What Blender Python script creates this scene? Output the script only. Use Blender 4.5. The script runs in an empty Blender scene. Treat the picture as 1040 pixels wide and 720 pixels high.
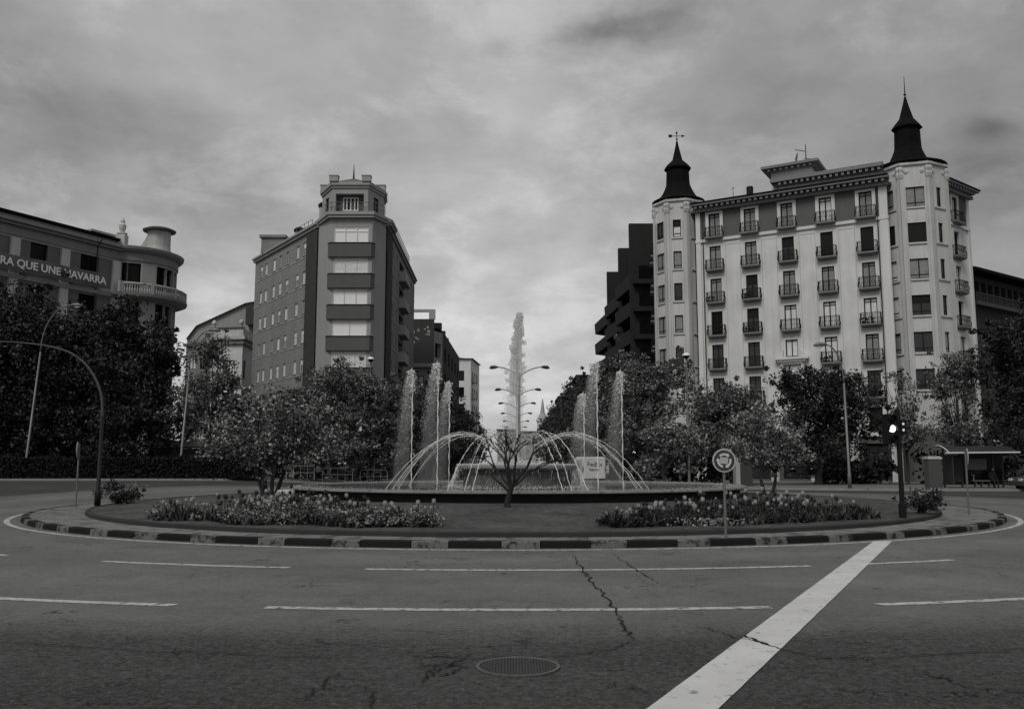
import bpy, math, random
import numpy as np
from mathutils import Vector, Matrix
R = math.radians
PI = math.pi
sc = bpy.context.scene
COL = sc.collection
rng = random.Random(7)
nr = np.random.default_rng(11)

# ------------------------------------------------------------------ camera
TILT = R(7.03); EYE = 1.65; FPX = 900.0
cam = bpy.data.cameras.new('camera'); camo = bpy.data.objects.new('camera', cam); COL.objects.link(camo)
camo.location = (0, 0, EYE); camo.rotation_euler = (R(90) + TILT, 0, 0)
cam.sensor_width = 36; cam.lens = FPX / 1040 * 36; cam.clip_end = 5000; cam.clip_start = .1
sc.camera = camo
# ------------------------------------------------------------------ light
SUN_EL, SUN_AZ = 52, 205          # azimuth of the sun, clockwise from +Y
sd = Vector((math.sin(R(SUN_AZ)) * math.cos(R(SUN_EL)), math.cos(R(SUN_AZ)) * math.cos(R(SUN_EL)), math.sin(R(SUN_EL))))
sun = bpy.data.lights.new('sun', 'SUN'); sun.energy = 1.5; sun.angle = R(22); sun.color = (1, .985, .96)
suno = bpy.data.objects.new('sun', sun); COL.objects.link(suno)
suno.rotation_euler = (-sd).to_track_quat('-Z', 'Y').to_euler()
sc.view_settings.view_transform = 'Standard'; sc.view_settings.look = 'None'
sc.view_settings.gamma = 1; sc.view_settings.use_curve_mapping = False
sc.view_settings.exposure = 0.32


def pxdir(x, y):
    c, s = math.cos(TILT), math.sin(TILT)
    fx = (x - 520) / FPX; fy = (360 - y) / FPX
    return Vector((fx, c - fy * s, s + fy * c)).normalized()


def pt(x, y, Y):
    d = pxdir(x, y); k = Y / d.y
    return Vector((d.x * k, Y, EYE + d.z * k))


world = bpy.data.worlds.new('World'); sc.world = world; world.use_nodes = True
wt = world.node_tree; wt.nodes.clear()


class NT:
    def __init__(s, t): s.t = t
    def n(s, typ, **kw):
        nd = s.t.nodes.new(typ)
        for k, v in kw.items():
            if k.startswith('i_'):
                key = k[2:]
                nd.inputs[int(key) if key.isdigit() else key.replace('_', ' ')].default_value = v
            else: setattr(nd, k, v)
        return nd
    def l(s, a, b): s.t.links.new(a, b)
    def math(s, op, a, b=None, c=None, clamp=False):
        nd = s.n('ShaderNodeMath', operation=op); nd.use_clamp = clamp
        for i, v in enumerate((a, b, c)):
            if v is None: continue
            if isinstance(v, (int, float)): nd.inputs[i].default_value = v
            else: s.l(v, nd.inputs[i])
        return nd.outputs[0]


def build_world():
    T = NT(wt)
    out = T.n('ShaderNodeOutputWorld'); bg = T.n('ShaderNodeBackground')
    bg.inputs['Strength'].default_value = 0.1
    T.l(bg.outputs[0], out.inputs[0])
    sky = T.n('ShaderNodeTexSky', sky_type='NISHITA'); sky.sun_disc = False
    sky.sun_elevation = R(SUN_EL); sky.sun_rotation = R(SUN_AZ); sky.dust_density = 4
    bw = T.n('ShaderNodeRGBToBW'); T.l(sky.outputs[0], bw.inputs[0])
    tc = T.n('ShaderNodeTexCoord'); sep = T.n('ShaderNodeSeparateXYZ'); T.l(tc.outputs['Generated'], sep.inputs[0])
    # clouds lie on a high layer: project the direction on it
    h = T.math('ADD', T.math('MAXIMUM', sep.outputs[2], 0.0), 0.30)
    cx = T.math('DIVIDE', sep.outputs[0], h); cy = T.math('DIVIDE', sep.outputs[1], h)
    cmb = T.n('ShaderNodeCombineXYZ'); T.l(cx, cmb.inputs[0]); T.l(cy, cmb.inputs[1])
    def noise(scale, det, dist, off, rough=.5, sx=1, sy=1):
        mp = T.n('ShaderNodeMapping'); mp.inputs['Location'].default_value = off; mp.inputs['Scale'].default_value = (sx, sy, 1)
        T.l(cmb.outputs[0], mp.inputs[0])
        nz = T.n('ShaderNodeTexNoise'); nz.inputs['Scale'].default_value = scale; nz.inputs['Detail'].default_value = det
        nz.inputs['Distortion'].default_value = dist; nz.inputs['Roughness'].default_value = rough
        T.l(mp.outputs[0], nz.inputs[0]); return nz.outputs[0]
    n1 = noise(1.15, 5, .5, (3.1, 1.7, 0)); n2 = noise(3.2, 7, .3, (9.2, 4.1, 2), .55); n3 = noise(.33, 3, .2, (1.4, 7.7, 5))
    n4 = noise(7.5, 6, .2, (2.2, 8.1, 3), .6)
    n5 = noise(3.4, 8, .15, (5.2, 3.3, 7), .6)
    puff = T.math('MULTIPLY', T.math('SUBTRACT', n5, .46), 5.5, clamp=True)      # cloud lumps with defined edges
    puff = T.math('MULTIPLY', T.math('MULTIPLY', puff, puff), T.math('MULTIPLY_ADD', puff, -2.0, 3.0))
    v = T.math('MULTIPLY_ADD', T.math('SUBTRACT', n1, .5), .95, T.math('MULTIPLY_ADD', T.math('SUBTRACT', n2, .5), .85, T.math('MULTIPLY_ADD', T.math('SUBTRACT', n4, .5), .32, T.math('MULTIPLY_ADD', T.math('SUBTRACT', puff, .5), .28, T.math('MULTIPLY', T.math('SUBTRACT', n3, .5), .7)))))
    base = T.math('ADD', v, 1.0)
    # brighter gap towards the end of the avenue and above it, as thin cloud lets the light through
    def blob(px, py, wx, wy, amt, src, warp=.0):
        d = pxdir(px, py)
        u = Vector((math.cos(math.atan2(-d.x, d.y)), math.sin(math.atan2(-d.x, d.y)), 0)); w = u.cross(d)
        def dot(vec):
            nd = T.n('ShaderNodeVectorMath', operation='DOT_PRODUCT'); T.l(tc.outputs['Generated'], nd.inputs[0]); nd.inputs[1].default_value = vec
            return nd.outputs['Value']
        nn = T.math('MULTIPLY', T.math('SUBTRACT', n2, .5), warp)
        a = T.math('DIVIDE', T.math('ADD', dot(u), nn), wx / FPX); b = T.math('DIVIDE', T.math('ADD', dot(w), nn), wy / FPX)
        r2 = T.math('ADD', T.math('MULTIPLY', a, a), T.math('MULTIPLY', b, b))
        g = T.math('POWER', 2.718, T.math('MULTIPLY', r2, -1.0))
        g = T.math('MULTIPLY', g, T.math('GREATER_THAN', dot(d), 0.2))
        return T.math('MULTIPLY_ADD', g, amt, src)
    base = blob(530, 400, 330, 130, .46, base)
    base = blob(510, 160, 230, 110, .24, base, .1)
    base = blob(285, 105, 90, 40, .10, base, .15)
    base = blob(505, 120, 26, 22, .2, base, .12)
    base = blob(565, 138, 22, 16, .2, base, .12)
    base = blob(622, 34, 60, 17, -.5, base, .10)
    base = blob(505, 47, 14, 9, -.16, base, .05)
    base = blob(998, 137, 26, 12, -.3, base, .06)
    base = blob(1010, 215, 100, 40, -.25, base, .12)
    base = blob(30, 190, 190, 70, -.06, base, .12)
    base = blob(0, 30, 280, 130, -.04, base, .12)
    base = blob(1040, 20, 260, 140, -.07, base, .12)
    base = blob(600, 345, 110, 12, -.13, base, .07)
    base = T.math('MAXIMUM', base, .25)
    # under cloud the blue dome only tints the grey a little
    k = T.math('MULTIPLY_ADD', T.math('MINIMUM', bw.outputs[0], 3.0), .14, 2.85)
    val = T.math('MULTIPLY', base, k)
    T.l(val, bg.inputs['Color'])


build_world()

# ------------------------------------------------------------------ materials
MATS = {}


def mat(name, v, rough=.8, ns=0, na=0, bump=0, bs=0, metal=0, spec=.12, emit=0, alpha=1, det=6, coat=0, island=0):
    if name in MATS: return MATS[name]
    m = bpy.data.materials.new(name); m.use_nodes = True
    T = NT(m.node_tree); b = m.node_tree.nodes['Principled BSDF']
    b.inputs['Base Color'].default_value = (v, v, v, 1); b.inputs['Roughness'].default_value = rough
    b.inputs['Metallic'].default_value = metal; b.inputs['Specular IOR Level'].default_value = spec
    b.inputs['Alpha'].default_value = alpha
    if emit:
        b.inputs['Emission Color'].default_value = (1, 1, 1, 1); b.inputs['Emission Strength'].default_value = emit
    tc = T.n('ShaderNodeTexCoord')
    col = None
    if ns:
        nz = T.n('ShaderNodeTexNoise'); nz.inputs['Scale'].default_value = ns; nz.inputs['Detail'].default_value = det
        T.l(tc.outputs['Object'], nz.inputs[0])
        f = T.math('MULTIPLY_ADD', T.math('SUBTRACT', nz.outputs[0], .5), na * 2, 1.0)
        nz2 = T.n('ShaderNodeTexNoise'); nz2.inputs['Scale'].default_value = ns * .13; nz2.inputs['Detail'].default_value = 3
        T.l(tc.outputs['Object'], nz2.inputs[0])
        f2 = T.math('MULTIPLY_ADD', T.math('SUBTRACT', nz2.outputs[0], .5), na * 1.4, f)
        col = T.math('MULTIPLY', f2, v)
    if island:
        g = T.n('ShaderNodeNewGeometry')
        r = T.math('POWER', g.outputs['Random Per Island'], 2.4)
        col = T.math('MULTIPLY', col if col is not None else v, T.math('MULTIPLY_ADD', r, island, 1 - island * .35))
    if col is not None:
        col = T.math('MAXIMUM', col, .003)
        T.l(col, b.inputs['Base Color'])
    if bump:
        nb = T.n('ShaderNodeTexNoise'); nb.inputs['Scale'].default_value = bs or 30; nb.inputs['Detail'].default_value = 5
        T.l(tc.outputs['Object'], nb.inputs[0])
        bp = T.n('ShaderNodeBump'); bp.inputs['Strength'].default_value = bump; bp.inputs['Distance'].default_value = .05
        T.l(nb.outputs[0], bp.inputs['Height']); T.l(bp.outputs[0], b.inputs['Normal'])
    MATS[name] = m
    return m


def brick_mat(name, v, mortar, scale=4.0, streak=.25):
    if name in MATS: return MATS[name]
    m = mat(name, v, .9, .6, .12)
    T = NT(m.node_tree); b = m.node_tree.nodes['Principled BSDF']
    tc = T.n('ShaderNodeTexCoord')
    br = T.n('ShaderNodeTexBrick'); br.inputs['Scale'].default_value = scale
    br.inputs['Color1'].default_value = (v * .8,) * 3 + (1,); br.inputs['Color2'].default_value = (v * 1.2,) * 3 + (1,)
    br.inputs['Mortar'].default_value = (mortar,) * 3 + (1,); br.inputs['Mortar Size'].default_value = .03
    sp = T.n('ShaderNodeSeparateXYZ'); T.l(tc.outputs['Object'], sp.inputs[0])
    cb = T.n('ShaderNodeCombineXYZ'); T.l(T.math('ADD', sp.outputs[0], sp.outputs[1]), cb.inputs[0]); T.l(sp.outputs[2], cb.inputs[1])
    T.l(cb.outputs[0], br.inputs[0])
    nz = T.n('ShaderNodeTexNoise'); nz.inputs['Scale'].default_value = .5; nz.inputs['Detail'].default_value = 6
    mp = T.n('ShaderNodeMapping'); mp.inputs['Scale'].default_value = (1, 1, .25); T.l(tc.outputs['Object'], mp.inputs[0]); T.l(mp.outputs[0], nz.inputs[0])
    f = T.math('MULTIPLY_ADD', T.math('SUBTRACT', nz.outputs[0], .5), streak * 2, 1.0)
    mx = T.n('ShaderNodeVectorMath', operation='SCALE'); T.l(br.outputs[0], mx.inputs[0]); T.l(f, mx.inputs['Scale'])
    T.l(mx.outputs[0], b.inputs['Base Color'])
    return m


def wall_mat(name, v, streak=.16, grime=.1):
    """rendered wall: fine grain and vertical rain streaks"""
    if name in MATS: return MATS[name]
    m = mat(name, v, .9, 1.2, .05, bump=.15, bs=12)
    T = NT(m.node_tree); b = m.node_tree.nodes['Principled BSDF']
    tc = T.n('ShaderNodeTexCoord')
    mp = T.n('ShaderNodeMapping'); mp.inputs['Scale'].default_value = (2.6, 2.6, .16); T.l(tc.outputs['Object'], mp.inputs[0])
    nz = T.n('ShaderNodeTexNoise'); nz.inputs['Scale'].default_value = 1.0; nz.inputs['Detail'].default_value = 7; nz.inputs['Roughness'].default_value = .65
    T.l(mp.outputs[0], nz.inputs[0])
    n2 = T.n('ShaderNodeTexNoise'); n2.inputs['Scale'].default_value = .45; n2.inputs['Detail'].default_value = 8
    T.l(tc.outputs['Object'], n2.inputs[0])
    f = T.math('MULTIPLY_ADD', T.math('SUBTRACT', nz.outputs[0], .5), streak * 2, 1.0)
    f = T.math('MULTIPLY_ADD', T.math('SUBTRACT', n2.outputs[0], .5), grime * 2, f)
    T.l(T.math('MULTIPLY', f, v), b.inputs['Base Color'])
    return m


M = {
    'cream': wall_mat('pale_render', .57, .2, .26), 'trim': wall_mat('white_trim', .58, .2, .12), 'attic': wall_mat('dark_render', .115),
    'pilaster': wall_mat('stone_pilaster', .44, .3, .2), 'tower': wall_mat('tower_render', .50, .3, .25), 'stone': wall_mat('stone_cornice', .20),
    'shutter': mat('roller_shutter', .018, .6, spec=.1), 'iron': mat('wrought_iron', .015, .6, spec=.15),
    'frame_d': mat('dark_window_frame', .014, .6, spec=.1), 'frame_w': mat('white_window_frame', .55, .5),
    'glass': mat('window_glass', .03, .08, 2, .3, spec=.45), 'glass_l': mat('curtained_glass', .62, .12, 3, .3, spec=.6),
    'blind': mat('pale_blind', .75, .5, 8, .05), 'glass_k': mat('black_glass', .006, .15, spec=.12),
    'slate': mat('dark_slate_roof', .008, .8, 3, .3, spec=.04), 'roof': mat('roof_tiles', .10, .9, 4, .3),
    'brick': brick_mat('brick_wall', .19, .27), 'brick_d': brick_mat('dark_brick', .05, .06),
    'brick_vd': brick_mat('very_dark_brick', .022, .026), 'brick_mid': brick_mat('mid_dark_brick', .034, .04), 'brickg': wall_mat('grey_pilaster', .30),
    'band': wall_mat('pale_band', .33), 'spandrel': wall_mat('dark_spandrel', .10, .1),
    'grey': wall_mat('grey_concrete', .30), 'gable': wall_mat('grey_gable', .27), 'white': wall_mat('white_render', .62),
    'lamp': mat('grey_metal', .16, .45, 6, .15, metal=.3), 'black': mat('black_metal', .012, .5),
    'dgrey': mat('dark_metal', .05, .5), 'whitem': mat('white_paint', .7, .5, 5, .12),
    'bark': mat('bark', .045, .95, 8, .35, bump=.8, bs=20), 'barkd': mat('pollard_bark', .03, .95, 14, .4, bump=1, bs=30),
    'leaf': mat('leaves', .125, .6, island=1.9, spec=.3), 'leaf_d': mat('dark_leaves', .03, .6, island=2.2, spec=.2),
    'leaf_l': mat('bronze_leaves', .14, .5, island=2.6, spec=.5), 'leaf_m': mat('pale_leaves', .16, .6, island=1.8, spec=.4),
    'hedge': mat('hedge_leaves', .018, .8, island=1.0), 'avleaf': mat('avenue_leaves', .06, .8, island=.9),
    'fountain': wall_mat('fountain_stone', .17, .3, .25), 'fdark': wall_mat('wet_stone', .028, .3, .2),
    'frim': wall_mat('rim_stone', .32, .3, .3),
}


def asphalt(name, v, grain, v2=None, scale=90):
    m = bpy.data.materials.new(name); m.use_nodes = True
    T = NT(m.node_tree); b = m.node_tree.nodes['Principled BSDF']; b.inputs['Roughness'].default_value = .85
    b.inputs['Specular IOR Level'].default_value = .06
    tc = T.n('ShaderNodeTexCoord'); g = tc.outputs['Object']
    def nz(s, d, r=.6, dist=0, mp=None):
        n = T.n('ShaderNodeTexNoise'); n.inputs['Scale'].default_value = s; n.inputs['Detail'].default_value = d; n.inputs['Roughness'].default_value = r
        n.inputs['Distortion'].default_value = dist
        T.l(g, n.inputs[0]); return n.outputs[0]
    sp = T.n('ShaderNodeSeparateXYZ'); T.l(g, sp.inputs[0])
    # polar distance from the middle of the roundabout: worn wheel tracks run round it
    dx = T.math('SUBTRACT', sp.outputs[0], .05); dy = T.math('SUBTRACT', sp.outputs[1], 34.2)
    rad = T.math('SQRT', T.math('ADD', T.math('MULTIPLY', dx, dx), T.math('MULTIPLY', dy, dy)))
    radw = T.math('MULTIPLY_ADD', T.math('SUBTRACT', nz(.5, 4), .5), 1.2, rad)
    track = T.math('SINE', T.math('MULTIPLY', radw, 3.5))
    f = T.math('MULTIPLY_ADD', T.math('SUBTRACT', nz(.25, 6), .5), .9, 1.0)
    f = T.math('MULTIPLY_ADD', T.math('SUBTRACT', nz(1.6, 8, .7, .6), .5), .7, f)
    f = T.math('MULTIPLY_ADD', T.math('SUBTRACT', nz(11, 6, .7), .5), .45, f)
    f = T.math('MULTIPLY_ADD', track, .05, f)
    # older, coarser surface, its tone also darkened to carry lens vignetting, outside r = 24.6
    edge = T.math('MULTIPLY', T.math('SUBTRACT', radw, 24.6), .9, clamp=True)
    gr = T.math('SUBTRACT', nz(scale, 3, .8), .5)
    gr2 = T.math('SUBTRACT', nz(scale * .45, 3, .8), .5)
    amp = T.math('MULTIPLY_ADD', edge, grain * 1.6, grain)
    f = T.math('ADD', f, T.math('MULTIPLY', T.math('ADD', gr, gr2), amp))
    vor = T.n('ShaderNodeTexVoronoi'); vor.inputs['Scale'].default_value = 22; T.l(g, vor.inputs[0])
    speck = T.math('LESS_THAN', vor.outputs['Distance'], .2)
    f = T.math('ADD', f, T.math('MULTIPLY', T.math('MULTIPLY', speck, edge), .9))
    val = T.math('MULTIPLY', f, T.math('MULTIPLY_ADD', edge, (v2 or v) - v, v))
    # dark oil and patch stains with ragged outlines
    st = T.math('MULTIPLY', T.math('SUBTRACT', nz(.9, 9, .75, .6), .57), 6, clamp=True)
    val = T.math('MULTIPLY', val, T.math('MULTIPLY_ADD', T.math('MULTIPLY', st, T.math('MULTIPLY_ADD', edge, .7, .3)), -.38, 1.0))
    # fine crazing in the old surface, only where it has begun to break up
    wn = T.n('ShaderNodeTexNoise'); wn.inputs['Scale'].default_value = 3.0; wn.inputs['Detail'].default_value = 5; T.l(g, wn.inputs[0])
    wv = T.n('ShaderNodeVectorMath', operation='SCALE'); T.l(wn.outputs['Color'], wv.inputs[0]); wv.inputs['Scale'].default_value = .8
    wa = T.n('ShaderNodeVectorMath', operation='ADD'); T.l(g, wa.inputs[0]); T.l(wv.outputs[0], wa.inputs[1])
    for sc_, th, mk, off in ((.55, .011, .50, 0), (1.6, .016, .58, 4)):
        v2_ = T.n('ShaderNodeTexVoronoi', feature='DISTANCE_TO_EDGE'); v2_.inputs['Scale'].default_value = sc_; T.l(wa.outputs[0], v2_.inputs[0])
        ln = T.math('LESS_THAN', v2_.outputs['Distance'], th * sc_)
        msk = T.math('MULTIPLY', T.math('SUBTRACT', nz(.45 + off * .1, 5), mk), 9, clamp=True)
        val = T.math('MULTIPLY', val, T.math('MULTIPLY_ADD', T.math('MULTIPLY', ln, msk), -.72, 1.0))
    # tyre-polished paths and drip stains along the lanes
    lane = T.math('ABSOLUTE', T.math('SINE', T.math('MULTIPLY', T.math('SUBTRACT', radw, 18.2), .82)))
    val = T.math('MULTIPLY', val, T.math('MULTIPLY_ADD', T.math('POWER', lane, 6.0), -.13, 1.05))
    T.l(T.math('MAXIMUM', val, .008), b.inputs['Base Color'])
    bp = T.n('ShaderNodeBump'); bp.inputs['Strength'].default_value = .5; bp.inputs['Distance'].default_value = .01
    T.l(T.math('ADD', gr, gr2), bp.inputs['Height']); T.l(bp.outputs[0], b.inputs['Normal'])
    MATS[name] = m
    return m


M['asphalt'] = asphalt('asphalt', .116, .9, .05, 26)


def worn_paint(name, v, under, thr=.62, scale=9):
    m = bpy.data.materials.new(name); m.use_nodes = True
    T = NT(m.node_tree); b = m.node_tree.nodes['Principled BSDF']; b.inputs['Roughness'].default_value = .8; b.inputs['Specular IOR Level'].default_value = .06
    tc = T.n('ShaderNodeTexCoord')
    n = T.n('ShaderNodeTexNoise'); n.inputs['Scale'].default_value = scale; n.inputs['Detail'].default_value = 9; n.inputs['Roughness'].default_value = .75
    T.l(tc.outputs['Object'], n.inputs[0])
    n2 = T.n('ShaderNodeTexNoise'); n2.inputs['Scale'].default_value = 1.6; n2.inputs['Detail'].default_value = 5
    T.l(tc.outputs['Object'], n2.inputs[0])
    f = T.math('MULTIPLY', T.math('SUBTRACT', n.outputs[0], thr), 14, clamp=True)
    vv = T.math('MULTIPLY', T.math('MULTIPLY_ADD', T.math('SUBTRACT', n2.outputs[0], .5), .5, 1.0), v)
    mx = T.n('ShaderNodeMix'); T.l(f, mx.inputs[0]); T.l(vv, mx.inputs[2]); mx.inputs[3].default_value = under
    T.l(mx.outputs[0], b.inputs['Base Color'])
    MATS[name] = m
    return m


M['line'] = worn_paint('thin_line_paint', .38, .10, .515, 7)
M['stopline'] = worn_paint('broad_line_paint', .46, .16, .575, 8)
M['brim'] = worn_paint('basin_rim', .17, .05, .55, 7)
M['kerbw'] = worn_paint('kerb_pale', .125, .03, .49, 5)
M['kerbb'] = worn_paint('kerb_black', .014, .10, .66, 6)
M['kerbd'] = wall_mat('inner_kerb_stone', .035, .3, .3)
M['apron'] = worn_paint('concrete_apron', .16, .07, .50, 2.2)
M['pave'] = mat('pavement', .13, .9, 2.5, .2, bump=.3, bs=8)
M['grass'] = mat('lawn_grass', .078, .95, 6, .95, bump=1, bs=40, det=9)
M['crack'] = mat('crack_tar', .018, .95, 9, .6)
M['iron_lid'] = mat('cast_iron_lid', .05, .7, 20, .4, bump=.6, bs=40)


def water_mat():
    m = bpy.data.materials.new('falling_water'); m.use_nodes = True
    T = NT(m.node_tree); b = m.node_tree.nodes['Principled BSDF']
    b.inputs['Base Color'].default_value = (.86, .86, .86, 1); b.inputs['Roughness'].default_value = .25
    b.inputs['Subsurface Weight'].default_value = 0
    b.inputs['Transmission Weight'].default_value = .25; b.inputs['IOR'].default_value = 1.33
    return m


M['water'] = water_mat()
M['pool'] = mat('pool_water', .03, .08, 3, .3, bump=.35, bs=9, spec=.5)


# ------------------------------------------------------------------ mesh helpers
class MB:
    def __init__(s): s.v = []; s.f = []; s.mi = []
    def add(s, vs, fs, mi=0):
        o = len(s.v); s.v.extend([tuple(p) for p in vs]); s.f.extend([tuple(i + o for i in f) for f in fs]); s.mi.extend([mi] * len(fs)); return s
    def box(s, x0, x1, y0, y1, z0, z1, mi=0, xf=None):
        vs = [(x0, y0, z0), (x1, y0, z0), (x1, y1, z0), (x0, y1, z0), (x0, y0, z1), (x1, y0, z1), (x1, y1, z1), (x0, y1, z1)]
        if xf: vs = [xf(*p) for p in vs]
        return s.add(vs, [(0, 3, 2, 1), (4, 5, 6, 7), (0, 1, 5, 4), (1, 2, 6, 5), (2, 3, 7, 6), (3, 0, 4, 7)], mi)
    def tube(s, pts, rad, n=8, cap=True):
        pts = [Vector(p) for p in pts]
        if not isinstance(rad, (list, tuple)): rad = [rad] * len(pts)
        vs = []; fs = []
        for i, p in enumerate(pts):
            t = (pts[min(i + 1, len(pts) - 1)] - pts[max(i - 1, 0)])
            if t.length < 1e-9: t = Vector((0, 0, 1))
            t.normalize()
            a = Vector((1, 0, 0)) if abs(t.x) < .8 else Vector((0, 1, 0))
            u = t.cross(a).normalized(); w = t.cross(u)
            for k in range(n):
                an = 2 * PI * k / n
                vs.append(p + rad[i] * (math.cos(an) * u + math.sin(an) * w))
        for i in range(len(pts) - 1):
            for k in range(n):
                a = i * n + k; b = i * n + (k + 1) % n
                fs.append((a, b, b + n, a + n))
        if cap: fs.append(tuple(range(n - 1, -1, -1))); fs.append(tuple(range((len(pts) - 1) * n, len(pts) * n)))
        return s.add(vs, fs)
    def lathe(s, prof, n=24, c=(0, 0, 0), a0=0, mi=0):
        vs = []; fs = []
        for r, z in prof:
            for k in range(n):
                an = 2 * PI * k / n + a0
                vs.append((c[0] + r * math.cos(an), c[1] + r * math.sin(an), c[2] + z))
        for i in range(len(prof) - 1):
            for k in range(n):
                a = i * n + k; b = i * n + (k + 1) % n
                fs.append((a, b, b + n, a + n))
        if prof[0][0] > 1e-4: fs.append(tuple(range(n - 1, -1, -1)))
        if prof[-1][0] > 1e-4: fs.append(tuple(range((len(prof) - 1) * n, len(prof) * n)))
        return s.add(vs, fs, mi)
    def prism(s, poly, z0, z1, mi=0):
        n = len(poly)
        vs = [(p[0], p[1], z0) for p in poly] + [(p[0], p[1], z1) for p in poly]
        return s.add(vs, [tuple(range(n - 1, -1, -1)), tuple(range(n, 2 * n))] + [(i, (i + 1) % n, n + (i + 1) % n, n + i) for i in range(n)], mi)
    def build(s, name, m, parent=None, smooth=False):
        me = bpy.data.meshes.new(name); me.from_pydata(s.v, [], s.f)
        ms = m if isinstance(m, (list, tuple)) else [m]
        for q in ms: me.materials.append(q)
        if len(ms) > 1: me.polygons.foreach_set('material_index', s.mi)
        if smooth: me.polygons.foreach_set('use_smooth', [True] * len(me.polygons))
        me.update()
        o = bpy.data.objects.new(name, me); COL.objects.link(o)
        if parent: setp(o, parent)
        return o


def setp(o, parent):
    """mesh data given in world axes: keep it there under a placed root"""
    o.parent = parent
    mw = Matrix.Translation(parent.location) @ parent.rotation_euler.to_matrix().to_4x4()
    if parent.parent is None: o.matrix_parent_inverse = mw.inverted()


def npmesh(name, verts, faces, m, parent=None, smooth=False):
    """verts (N,3), faces (F,k) numpy"""
    me = bpy.data.meshes.new(name); k = faces.shape[1]
    me.vertices.add(len(verts)); me.vertices.foreach_set('co', verts.astype(np.float32).ravel())
    me.loops.add(faces.size); me.loops.foreach_set('vertex_index', faces.astype(np.int32).ravel())
    me.polygons.add(len(faces)); me.polygons.foreach_set('loop_start', np.arange(0, faces.size, k, dtype=np.int32))
    me.polygons.foreach_set('loop_total', np.full(len(faces), k, dtype=np.int32))
    me.materials.append(m); me.update(calc_edges=True)
    o = bpy.data.objects.new(name, me); COL.objects.link(o)
    if parent: setp(o, parent)
    return o


def thing(name, label, cat, loc=(0, 0, 0), rz=0, group=None):
    o = bpy.data.objects.new(name, None); COL.objects.link(o)
    o.location = loc; o.rotation_euler = (0, 0, rz); o.empty_display_size = .3
    return tag(o, label, cat, group)


def tag(o, label=None, cat=None, group=None, kind=None):
    if label: o['label'] = label
    if cat: o['category'] = cat
    if group: o['group'] = group
    if kind: o['kind'] = kind
    return o


def local(o, parent):
    """mesh data given in the root's own frame"""
    o.parent = parent; return o


def text_mesh(name, body, size, m, align='CENTER', off=.01, ext=.003):
    cu = bpy.data.curves.new(name, 'FONT'); cu.body = body; cu.size = size; cu.align_x = align; cu.extrude = ext; cu.offset = off
    t = bpy.data.objects.new(name, cu); COL.objects.link(t); bpy.context.view_layer.update()
    me = bpy.data.meshes.new_from_object(t.evaluated_get(bpy.context.evaluated_depsgraph_get())); bpy.data.objects.remove(t)
    me.materials.clear(); me.materials.append(m); o = bpy.data.objects.new(name, me); COL.objects.link(o); return o


def copy_tree(o, parent=None):
    c = o.copy(); COL.objects.link(c)
    if parent: c.parent = parent
    for ch in list(o.children): copy_tree(ch, c)
    return c


def gz(x, y):
    def s(t): t = min(1, max(0, t)); return t * t * (3 - 2 * t)
    return .5 * s((-x - 8) / 12) * s((y - 35) / 22)


CX, CY = .05, 34.2


def mz(x, y):
    """height of the planted mound of the island"""
    r = math.hypot(x - CX, y - CY)
    t = min(1, max(0, (14.9 - r) / 5.6)); t = t * t * (3 - 2 * t)
    return .24 + .26 * t


# ------------------------------------------------------------------ ground, road, kerbs
def build_ground():
    xs = sorted(set([-1500, -700, -300, -150, -90] + list(range(-60, 61, 3)) + [90, 150, 300, 700, 1500]))
    ys = sorted(set([-300, -60, -20] + list(range(-10, 121, 3)) + [150, 220, 400, 800, 2500]))
    vs = np.array([(x, y, gz(x, y)) for y in ys for x in xs]); nx = len(xs)
    fs = np.array([(j * nx + i, j * nx + i + 1, (j + 1) * nx + i + 1, (j + 1) * nx + i) for j in range(len(ys) - 1) for i in range(nx - 1)])
    tag(npmesh('road', vs, fs, M['asphalt'], smooth=True), kind='structure')


def ring(name, r0, r1, z0, z1, m, a0=-PI, a1=PI, n=160, ox=0, kind='structure', sy=1.0):
    """annular sheet; azimuth 0 faces the camera"""
    mb = MB(); vs = []; fs = []
    for i in range(n + 1):
        a = a0 + (a1 - a0) * i / n
        for r, z in ((r0, z0), (r1, z1)):
            x = CX + ox + r * math.sin(a); y = CY - r * sy * math.cos(a)
            vs.append((x, y, z + gz(x, y)))
    fs = [(2 * i, 2 * i + 1, 2 * i + 3, 2 * i + 2) for i in range(n)]
    mb.add(vs, fs)
    return tag(mb.build(name, m), kind=kind)


build_ground()
RO, RI = 16.45, 15.68          # outer face of the island kerb, outer face of the inner kerb
RIX = 14.5


def ringpt(a, r, rx=None):
    return (CX + (rx or r) * math.sin(a), CY - r * math.cos(a))


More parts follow.
